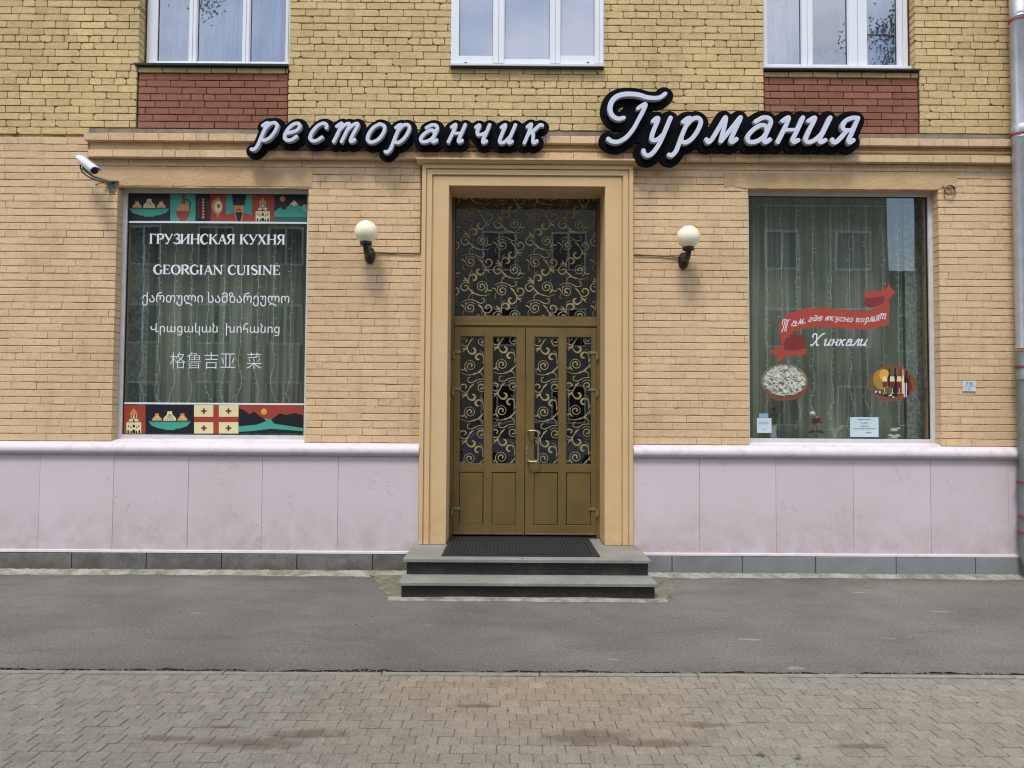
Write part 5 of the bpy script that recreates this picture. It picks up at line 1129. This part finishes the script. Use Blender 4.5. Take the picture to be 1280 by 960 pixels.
for i in range(520):
    a_ = r.uniform(0, 6.28); q = math.sqrt(r.random())*0.93; cx_, cy_ = 278+150*q*math.cos(a_), 200+108*q*math.sin(a_); an = r.uniform(-.9, .9)+(0 if r.random() < .6 else 1.2); L_ = r.uniform(12, 26); dx, dy = math.cos(an)*L_, math.sin(an)*L_
    P0_ = [(cx_-dx, cy_-dy), (cx_-dy*.18, cy_+dx*.18), (cx_+dx, cy_+dy)]
    if any(((p[0]-278)/158)**2+((p[1]-200)/114)**2 > .93 for p in P0_): continue
    O1.r('khinkalishade' if i % 4 == 0 else ('white' if i % 5 == 1 else 'khinkali'), crv(P0_, 3), [0.002, 0.0085, 0.002] if i % 4 else 0.0022, zo)
O1.end()
O2 = Film('oval_sticker', 'oval picture of wine bottles and glasses on the lower right of the right window', 'window sticker', (zo(1030, 215)[0], GY, zo(1030, 215)[1]))
O2.part('rim'); O2.p('ovalrim', ell(1028, 220, 168, 122, 36), zo); O2.end()
O2.part('wine_picture'); O2.lay = 2; O2.p('brownp', ell(1028, 210, 160, 116, 36), zo); O2.p('olive', ell(980, 208, 108, 100, 30), zo); O2.p('amber', ell(960, 190, 62, 70, 24), zo); O2.p('sunyellow', ell(975, 160, 34, 40, 20), zo)
for x_, t_, b_2, w2, mm in ((1012, 110, 240, 15, 'bottle'), (1050, 112, 310, 17, 'navy'), (1085, 120, 300, 15, 'winered'), (1128, 130, 300, 20, 'navy'), (1105, 118, 290, 8, 'cream'), (1150, 160, 270, 16, 'maroon')):
    O2.p(mm, [(x_-w2, b_2), (x_-w2, t_+70), (x_-w2*.35, t_+42), (x_-w2*.35, t_), (x_+w2*.35, t_), (x_+w2*.35, t_+42), (x_+w2, t_+70), (x_+w2, b_2)], zo)
for x_ in (978, 1030, 1078):
    O2.p('cream', [(x_-17, 205), (x_-14, 170), (x_+14, 170), (x_+17, 205)], zo); O2.p('winered', [(x_-18, 205), (x_+18, 205), (x_+13, 240), (x_, 250), (x_-13, 240)], zo); O2.p('cream', rect2(x_-2, x_+2, 250, 285), zo); O2.p('cream', rect2(x_-13, x_+13, 284, 288), zo)
for i in range(26):
    x_ = 905+i*5.2+r.uniform(-6, 6); y_ = 276+i*1.4+r.uniform(-8, 8); O2.p(r.choice(['navy', 'maroon', 'skyblue', 'navy', 'khinkali']), ell(x_, y_, 7, 6, 8), zo)
for x_ in (1112, 1126): O2.p('white', rect2(x_-3, x_+3, 215, 312), zo)
O2.end()
# small notices stuck on the glass
T = thing('paper_notice', (zo(138, 490)[0], GY, zo(138, 490)[1]), 'small white notice with a pale blue header in the left corner of the right window', 'notice')
m = MB(); a, z = zo(90, 562); b, z2 = zo(190, 460); m.box(a, b, GY-0.004, GY-0.001, z, z2); m.build('sheet', 'sticker', T)
m = MB(); a, z = zo(104, 457); b, z2 = zo(168, 428); m.box(a, b, GY-0.0042, GY-0.001, z, z2); m.build('header', 'skyblue', T)
textmesh('writing', 'РЕЖИМ', *[zo(105, 503)[0], zo(175, 503)[0], zo(105, 503)[1], zo(105, 485)[1]], GY-0.0046, 'greyink', T); textmesh('writing', '12 - 24', *[zo(125, 545)[0], zo(150, 545)[0], zo(105, 545)[1], zo(105, 530)[1]], GY-0.0046, 'greyink', T)
T = thing('paper_notice', (zo(836, 520)[0], GY, zo(836, 520)[1]), 'wide pale paper notice with lines of print at the bottom of the right window', 'notice')
m = MB(); a, z = zo(738, 590); b, z2 = zo(934, 454); m.box(a, b, GY-0.004, GY-0.001, z, z2); m.build('sheet', 'paperblue', T)
m = MB()
for y_, x0_, x1_ in ((470, 790, 880), (494, 812, 862), (516, 808, 866), (534, 762, 912), (560, 850, 885)):
    x = x0_
    while x < x1_: w2 = r.uniform(5, 12); p = zo(x, y_+3.5); q = zo(min(x+w2, x1_), y_-3.5); m.box(p[0], q[0], GY-0.0046, GY-0.004, p[1], q[1]); x += w2+3
m.build('print', 'greyink', T)

# ------------------------------------------------------------------ behind the glass
def curtain(x0, x1, z0, z1, y, mat, label, seed, amp=0.035, wl=0.16, cat='curtain', name='curtain', n_=None):
    m = MB(); rr = random.Random(seed); n = n_ or int((x1-x0)/0.012); ph = [rr.uniform(0, 6.28) for _ in range(5)]; nz = 8
    for i in range(n+1):
        x = x0+(x1-x0)*i/n
        for k in range(nz+1):
            t = k/nz; q = x+0.02*math.sin(2.2*x+ph[0]+t*1.2)
            yy = y+amp*(0.55*math.sin(2*math.pi*q/wl+ph[1]+1.2*math.sin(q*3.1+ph[2]))+0.3*math.sin(2*math.pi*q/(wl*0.43)+ph[3])+0.2*math.sin(q*4+ph[4]))*(0.65+0.5*(1-t))
            m.v.append((x, yy, z0+(z1-z0)*t)); m.t.append(1)
    m.f = [(i*(nz+1)+k, (i+1)*(nz+1)+k, (i+1)*(nz+1)+k+1, i*(nz+1)+k+1) for i in range(n) for k in range(nz)]; m.m = [0]*len(m.f)
    return tag(m.build(name, mat, None, smooth=True), label, cat)
curtain(-4.6, -1.7, 1.12, 4.16, 0.50, 'curtain', 'long grey-green curtain hanging in folds behind the left window', 3, 0.055, 0.17)
curtain(2.0, 4.9, 1.12, 4.16, 0.50, 'curtain', 'long grey-green curtain hanging in folds behind the right window', 5, 0.055, 0.16)
curtain(-4.6, -3.98, 1.12, 4.16, 0.43, 'drape', 'pale patterned drape at the left edge of the left window', 6, 0.015, 0.3, 'drape', 'drape')
curtain(4.36, 4.95, 1.12, 4.16, 0.43, 'drape', 'pale patterned drape at the right edge of the right window', 7, 0.015, 0.3, 'drape', 'drape')
m = MB(); m.box(-4.9, -1.5, 0.37, 0.9, 1.15, 1.19); m.build('inner_sill', 'pvcold', B); m = MB(); m.box(1.7, 5.2, 0.37, 0.9, 1.15, 1.19); m.build('inner_sill', 'pvcold', B)
def fairy(xs, zt_, zb, y, label, seed, tangle=True):
    rr = random.Random(seed); T = thing('string_lights', (sum(xs)/len(xs), y, zt_), label, 'string lights')
    m = MB(); m.tube([(xs[0]-0.1, y, zt_), (xs[-1]+0.1, y, zt_)], 0.003, 4); m.build('top_wire', 'wire', T)
    for x in xs:
        m = MB(); z = zt_; pts = []; zend = zb+rr.uniform(0, 0.25)
        while z > zend:
            low_ = max(0, 1-(z-zb)/0.9) if tangle else 0
            pts.append((x+rr.uniform(-.006, .006)+low_*0.05*math.sin(z*14+x*9), y+rr.uniform(-.008, .008), z)); z -= rr.uniform(.05, .08)
        m.tube(pts, 0.0026, 3)
        for p in pts:
            if rr.random() < 0.8:
                s = rr.choice((-1, 1)); dz = rr.uniform(-.012, .016); m.tube([p, (p[0]+s*rr.uniform(.018, .034), p[1]-0.004, p[2]+dz)], [0.0022, 0.0046], 4)
        m.build('light_strand', 'wire', T)
gx = lambda px, y, py=380: wp(px, py, y)[0]
fairy([gx(p, .36) for p in (180, 200, 219, 240, 261, 281, 302, 323, 343, 364)], 3.90, 1.50, 0.34, 'curtain of clear string lights hanging in the left window', 1)
fairy([gx(p, .36) for p in (958, 976, 995, 1015, 1038, 1061, 1082, 1103, 1122, 1143)], 3.95, 1.42, 0.34, 'curtain of clear string lights hanging in the right window', 2)
fairy([gx(p, .75) for p in (590, 608, 627, 646, 668, 688, 708, 727)], 4.05, 2.2, 0.75, 'curtain of string lights hanging behind the glass over the door', 3, False)
# red artificial flowers and small things on the window board
MT['petal'] = simple('red_petal', (0.42, 0.05, 0.04), 0.6)
def flower(x, y, z, s, label, n=26, white=False):
    T = thing('artificial_flower', (x, y, z), label, 'flower'); rr = random.Random(int(x*100)); m = MB()
    for i in range(n):
        a = rr.uniform(0, 6.28); e = rr.uniform(0.0, 1.2); L_ = s*rr.uniform(.6, 1); d = Vector((math.cos(a)*math.cos(e), math.sin(a)*math.cos(e), math.sin(e))); sd_ = d.cross(Vector((0, 0, 1))).normalized()*s*.28
        c = Vector((x, y, z)); m.add([c, c+d*L_*.55+sd_, c+d*L_+Vector((0, 0, -.15*s)), c+d*L_*.55-sd_], [(0, 1, 2, 3)])
    m.build('petals', 'petal', T)
    m = MB(); m.tube([(x, y, z), (x+0.01, y+0.02, z-s*.8), (x, y+0.02, 1.19)], 0.004, 5)
    for k in (-1, 1): m.add([(x, y, z-s*.9), (x+k*s*.5, y, z-s*.7), (x+k*s*.9, y, z-s*1.1), (x+k*s*.4, y, z-s*1.1)], [(0, 1, 2, 3)])
    m.build('stem', 'maroon', T)
    if white: m = MB(); lathe(m, [(0.004, -.025), (.026, -.015), (.033, 0.0), (.022, .02), (.004, .028)], (x-0.045, y-0.02, z+s*.9), 'z', 10); m.build('white_bud', 'white', T, smooth=True)
xx, zz_ = zo(505, 485)[0], zo(505, 485)[1]; flower(xx+.02, 0.215, zz_-.01, 0.105, 'dark red artificial flower with a white bud in the right window', 34, True)
xx, zz_ = zo(215, 408)[0], zo(215, 408)[1]; flower(xx+.01, 0.20, zz_, 0.055, 'small dark red flower above the notice in the right window', 16)
n = N('clear_plastic'); n.b.inputs['Alpha'].default_value = 0.6; MT['plastic'] = n.fin((0.55, 0.6, 0.6), 0.3)
xx = zo(215, 500)[0]; m = MB(); lathe(m, [(0.055, 0), (0.05, 0.02), (0.045, 0.12), (0.056, 0.18), (0.052, 0.18), (0.041, 0.12), (0.045, 0.022)], (xx, 0.24, 1.36), 'z', 20); tag(m.build('plastic_cup', 'plastic', None, smooth=True), 'cloudy clear plastic vase beside the small notice, right window', 'vase')
m = MB(); m.box(2.5, 4.5, 0.20, 0.36, 1.33, 1.36); m.build('inner_ledge', 'pvcold', B)
def twig(x, z0, h, seed, label, mat='khinkali', name='dried_twig'):
    rr = random.Random(seed); m = MB()
    for i in range(9):
        a = rr.uniform(-1, 1); e = (x+a*h*.5, 0.30+rr.uniform(-.02, .02), z0+h*rr.uniform(.6, 1)*(1-abs(a)*.3)); m.tube(crv([(x, .30, z0), (x+a*h*.12, .30, z0+h*.45), e], 4), [.003, .0015], 4)
        for k in range(3): m.tube([(x+a*h*.12+(e[0]-x-a*h*.12)*k/3, .30, z0+h*.45+(e[2]-z0-h*.45)*k/3), (x+a*h*.12+(e[0]-x-a*h*.12)*k/3+rr.uniform(-.03, .03), .30, z0+h*.5+(e[2]-z0-h*.45)*k/3+.02)], .0022, 3)
    tag(m.build(name, mat), label, 'decoration')
twig(zo(675, 590)[0], 1.36, 0.26, 4, 'pale dried twigs left of the wide notice in the right window')
m = MB(); xx = zo(1065, 560)[0]
for dx, dz, s in ((-.035, .05, .035), (0, .11, .045), (.03, .05, .04), (-.01, .03, .05), (.05, .13, .025), (-.05, .015, .03)): lathe(m, [(s*.3, -s*.5), (s, -s*.1), (s*.8, s*.4), (s*.15, s*.6)], (xx+dx, .22, 1.385+dz), 'z', 8)
tag(m.build('paper_ornament', 'khinkali', None, smooth=True), 'small pale ornament standing right of the wide notice', 'ornament')

# upstairs: nets, blind, plant
curtain(UL[0]-.1, UL[1]+.1, 5.1, 7.1, 0.42, 'net', 'white net curtain behind the upper left window', 11, 0.02, 0.11, 'curtain', 'net_curtain')
curtain(UR[0]-.1, UR[0]+0.62, 5.1, 7.1, 0.42, 'net', 'white net curtain gathered at the left of the upper right window', 12, 0.03, 0.1, 'curtain', 'net_curtain')
curtain(UR[1]-.62, UR[1]+.1, 5.1, 7.1, 0.42, 'net', 'white net curtain at the right of the upper right window', 13, 0.03, 0.1, 'curtain', 'net_curtain')
T = thing('roller_blind', (0.16, 0.12, 7.0), 'lilac-grey roller blinds behind the upper middle window', 'blind')
for a, b, mm in ((-.60, -.14, 'blind'), (-.12, .17, 'blind'), (.172, .33, 'blindblue'), (.332, .45, 'blind'), (.47, .92, 'blind')): m = MB(); m.box(a, b, 0.06 if mm == 'blind' else 0.064, 0.068, 5.30, 7.0); m.build('blind_panel', mm, T)
MT['leaf'] = simple('houseplant_leaf', (0.06, 0.11, 0.06), 0.5, 0, 0.3, 8)
T = thing('house_plant', (3.42, 0.30, 5.36), 'spiky potted plant on the sill of the upper right window', 'plant'); r = random.Random(9); m = MB()
for i in range(34):
    a = r.uniform(0, 6.28); L_ = r.uniform(.22, .42); e = r.uniform(.35, 1.3); d = Vector((math.cos(a)*math.cos(e), math.sin(a)*math.cos(e)*.35, math.sin(e))); sdv = Vector((-d.z, 0, d.x)).normalized()*0.012; c = Vector((3.45, .31, 5.46)); m.add([c-sdv*.5, c+d*L_*.5-sdv+Vector((0, 0, .02)), c+d*L_+Vector((0, 0, -.06)), c+d*L_*.5+sdv+Vector((0, 0, .02))], [(0, 1, 2, 3)])
m.build('leaves', 'leaf', T); m = MB(); lathe(m, [(.06, 0), (.085, .13), (.09, .14)], (3.45, .31, 5.33), 'z', 16); m.build('pot', 'ovalrim', T, smooth=True)

# ------------------------------------------------------------------ weeds and litter on the ground
MT['weed'] = simple('weed_green', (0.07, 0.11, 0.045), 0.7, 0, 0.3, 30)
def weed(x, y, s, label, seed):
    rr = random.Random(seed); m = MB()
    for i in range(16):
        a = rr.uniform(0, 6.28); L_ = s*rr.uniform(.5, 1); d = Vector((math.cos(a), math.sin(a), rr.uniform(.15, .6))).normalized(); sdv = Vector((-d.y, d.x, 0))*s*.12; c = Vector((x+rr.uniform(-s, s)*.5, y+rr.uniform(-s, s)*.3, -.002)); m.add([c, c+d*L_*.5+sdv, c+d*L_, c+d*L_*.5-sdv], [(0, 1, 2, 3)])
    tag(m.build('weed', 'weed'), label, 'weed')
weed(*gp(950, 944), .035, 'small green weed between paving stones at the lower right, left one of two', 1); weed(*gp(996, 948), .03, 'small green weed between paving stones at the lower right, right one of two', 2)
m = MB(); r = random.Random(33)
for i in range(260):
    x, y = r.uniform(-4.6, 4.6), r.uniform(-4.5, -0.2)
    if -1.1 < x < 1.45 and y > -1.25: continue
    pebble(m, x, y, 0.001, r.uniform(.0025, .0075), r.choice((0, 1, 1, 2)))
tag(m.build('grit', ['dirt', 'cement', 'kerb']), kind='stuff')

# ------------------------------------------------------------------ the street behind the viewer (seen only in the glass)
MT['roofs'] = simple('dark_roof', (0.08, 0.08, 0.085), 0.7); MT['oppwall'] = simple('ochre_render', (0.22, 0.22, 0.18), 0.9, 0, 0.08, 0.5); MT['oppdark'] = simple('window_dark', (0.02, 0.025, 0.03), 0.1)
def opposite(x0, x1, y0, y1, h, fl, nw, label):
    T = thing('apartment_building', ((x0+x1)/2, (y0+y1)/2, 0), label, 'building')
    m = MB(); m.box(x0, x1, y0, y1, 0, h); m.build('wall', 'oppwall', T); m = MB(); m.box(x0-.4, x1+.4, y0-.4, y1+.4, h+.002, h+.5); m.build('roof', 'roofs', T)
    for f in range(fl):
        for i in range(nw):
            cx_ = x0+(i+.5)*(x1-x0)/nw; z = 1.2+f*3.3; m = MB(); frame_box(m, cx_-.75, cx_+.75, z, z+1.7, .08, y1-0.02, y1+.05); m.box(cx_-.04, cx_+.04, y1-.02, y1+.05, z+.08, z+1.62); w_ = m.build('window', 'pvcold', T)
            m = MB(); m.box(cx_-.67, cx_+.67, y1-.01, y1+.02, z+.08, z+1.62); m.build('pane', 'oppdark', w_)
opposite(-38, 16.0, -36, -24, 14.2, 4, 18, 'long four-storey ochre building across the street, mirrored in the shop windows')
opposite(16.6, 40, -36, -26, 7.6, 2, 8, 'low two-storey building across the street, mirrored at the right window')
MT['bark'] = simple('bark', (0.10, 0.085, 0.07), 0.95, 0, 0.3, 4, 0.2, 0.8); MT['foliage'] = simple('foliage', (0.075, 0.10, 0.045), 0.7, 0, 0.35, 1.5)
def tree(x, y, h, cb_, cr, label, seed):
    rr = random.Random(seed); T = thing('street_tree', (x, y, 0), label, 'tree', 'trees along the street'); m = MB()
    m.tube(crv([(x, y, 0), (x+.1, y, h*.35), (x-.1, y+.1, h*.7), (x, y, h*.97)], 5), [.22, .17, .11, .04], 9)
    tips = []
    for i in range(22):
        z = cb_+(h-cb_)*rr.random()**.9; a = rr.uniform(0, 6.28); L_ = cr*(1.15-(z-cb_)/(h-cb_)*.75)*rr.uniform(.55, 1); e = (x+L_*math.cos(a), y+L_*math.sin(a), z+L_*rr.uniform(.0, .5)); m.tube([(x, y, z), ((x+e[0])/2, (y+e[1])/2, z+L_*.2), e], [.05, .035, .012], 5); tips += [Vector(e), (Vector(e)+Vector((x, y, z+L_*.3)))/2]
    m.build('trunk', 'bark', T); m = MB()
    for t in tips:
        for k in range(190):
            c = t+Vector((rr.gauss(0, .27), rr.gauss(0, .27), rr.gauss(-.1, .24))); u = Vector((rr.gauss(0, 1), rr.gauss(0, 1), rr.gauss(0, 1))).normalized()*.045; v = u.orthogonal().normalized()*.028; m.add([c-u, c+v, c+u, c-v], [(0, 1, 2, 3)])
    m.build('crown', 'foliage', T)
tree(-11.3, -12.5, 19, 13.0, 3.4, 'tall slim street tree behind the viewer, mirrored in the upper left window', 1)
tree(-4.9, -14.0, 19.5, 14.0, 3.2, 'tall street tree second from the left behind the viewer', 2)
tree(11.4, -13.0, 16, 10.8, 2.2, 'leafy street tree behind the viewer, mirrored in the upper right window', 3)
# parked car mirrored low in the door glass
MT['carpaint'] = simple('silver_blue_car_paint', (0.30, 0.36, 0.42), 0.25, 0.3, 0.03); MT['tyre'] = simple('tyre', (0.02, 0.02, 0.02), 0.8); MT['carglass'] = simple('car_glass', (0.12, 0.15, 0.18), 0.08)
T = thing('parked_car', (0.9, -12.2, 0), 'silver blue hatchback parked at the kerb behind the viewer, mirrored in the door glass', 'car')
cx_, cy_ = 0.9, -12.2
def side(prof, y0, y1, ins=0.0):
    m = MB(); n = len(prof); v = [(cx_+p[0], y0+(ins if p[1] > 0.95 else 0), p[1]) for p in prof]+[(cx_+p[0], y1-(ins if p[1] > 0.95 else 0), p[1]) for p in prof]
    m.add(v, [(i, (i+1) % n, n+(i+1) % n, n+i) for i in range(n)]+[tuple(range(n-1, -1, -1)), tuple(range(n, 2*n))]); return m
side([(-2.1, .30), (2.1, .30), (2.12, .62), (1.95, .86), (1.15, .98), (.5, 1.42), (-.9, 1.46), (-1.7, 1.2), (-2.05, .95), (-2.12, .6)], cy_-.85, cy_+.85, .14).build('body', 'carpaint', T, bevel=0.04)
for yy, s in ((cy_+.745, 1), (cy_-.745, -1)):
    m = MB(); m.add([(cx_+1.0, yy+s*.02, .98), (cx_+.45, yy+s*.008, 1.37), (cx_-.15, yy+s*.008, 1.39), (cx_-.15, yy+s*.02, .98)], [(0, 1, 2, 3)]); m.add([(cx_-.22, yy+s*.02, .98), (cx_-.22, yy+s*.008, 1.39), (cx_-.88, yy+s*.008, 1.39), (cx_-1.5, yy+s*.02, 1.12), (cx_-1.5, yy+s*.02, .98)], [(0, 1, 2, 3, 4)]); m.build('side_window', 'carglass', T)
for wx in (-1.3, 1.3):
    for wy in (cy_-.80, cy_+.80):
        m = MB(); lathe(m, [(.2, -.1), (.31, -.1), (.32, 0), (.31, .1), (.2, .1)], (cx_+wx, wy, .32), 'y', 24); wh = m.build('wheel', 'tyre', T, smooth=True)
        m = MB(); lathe(m, [(.03, -.105), (.19, -.09), (.195, .09), (.03, .105)], (cx_+wx, wy, .32), 'y', 16); m.build('rim', 'zinc', wh, smooth=True)
for yy in (cy_-.6, cy_+.6): m = MB(); m.box(cx_+1.99, cx_+2.10, yy-.16, yy+.16, .66, .80); m.build('headlight', 'sticker', T, bevel=.02)
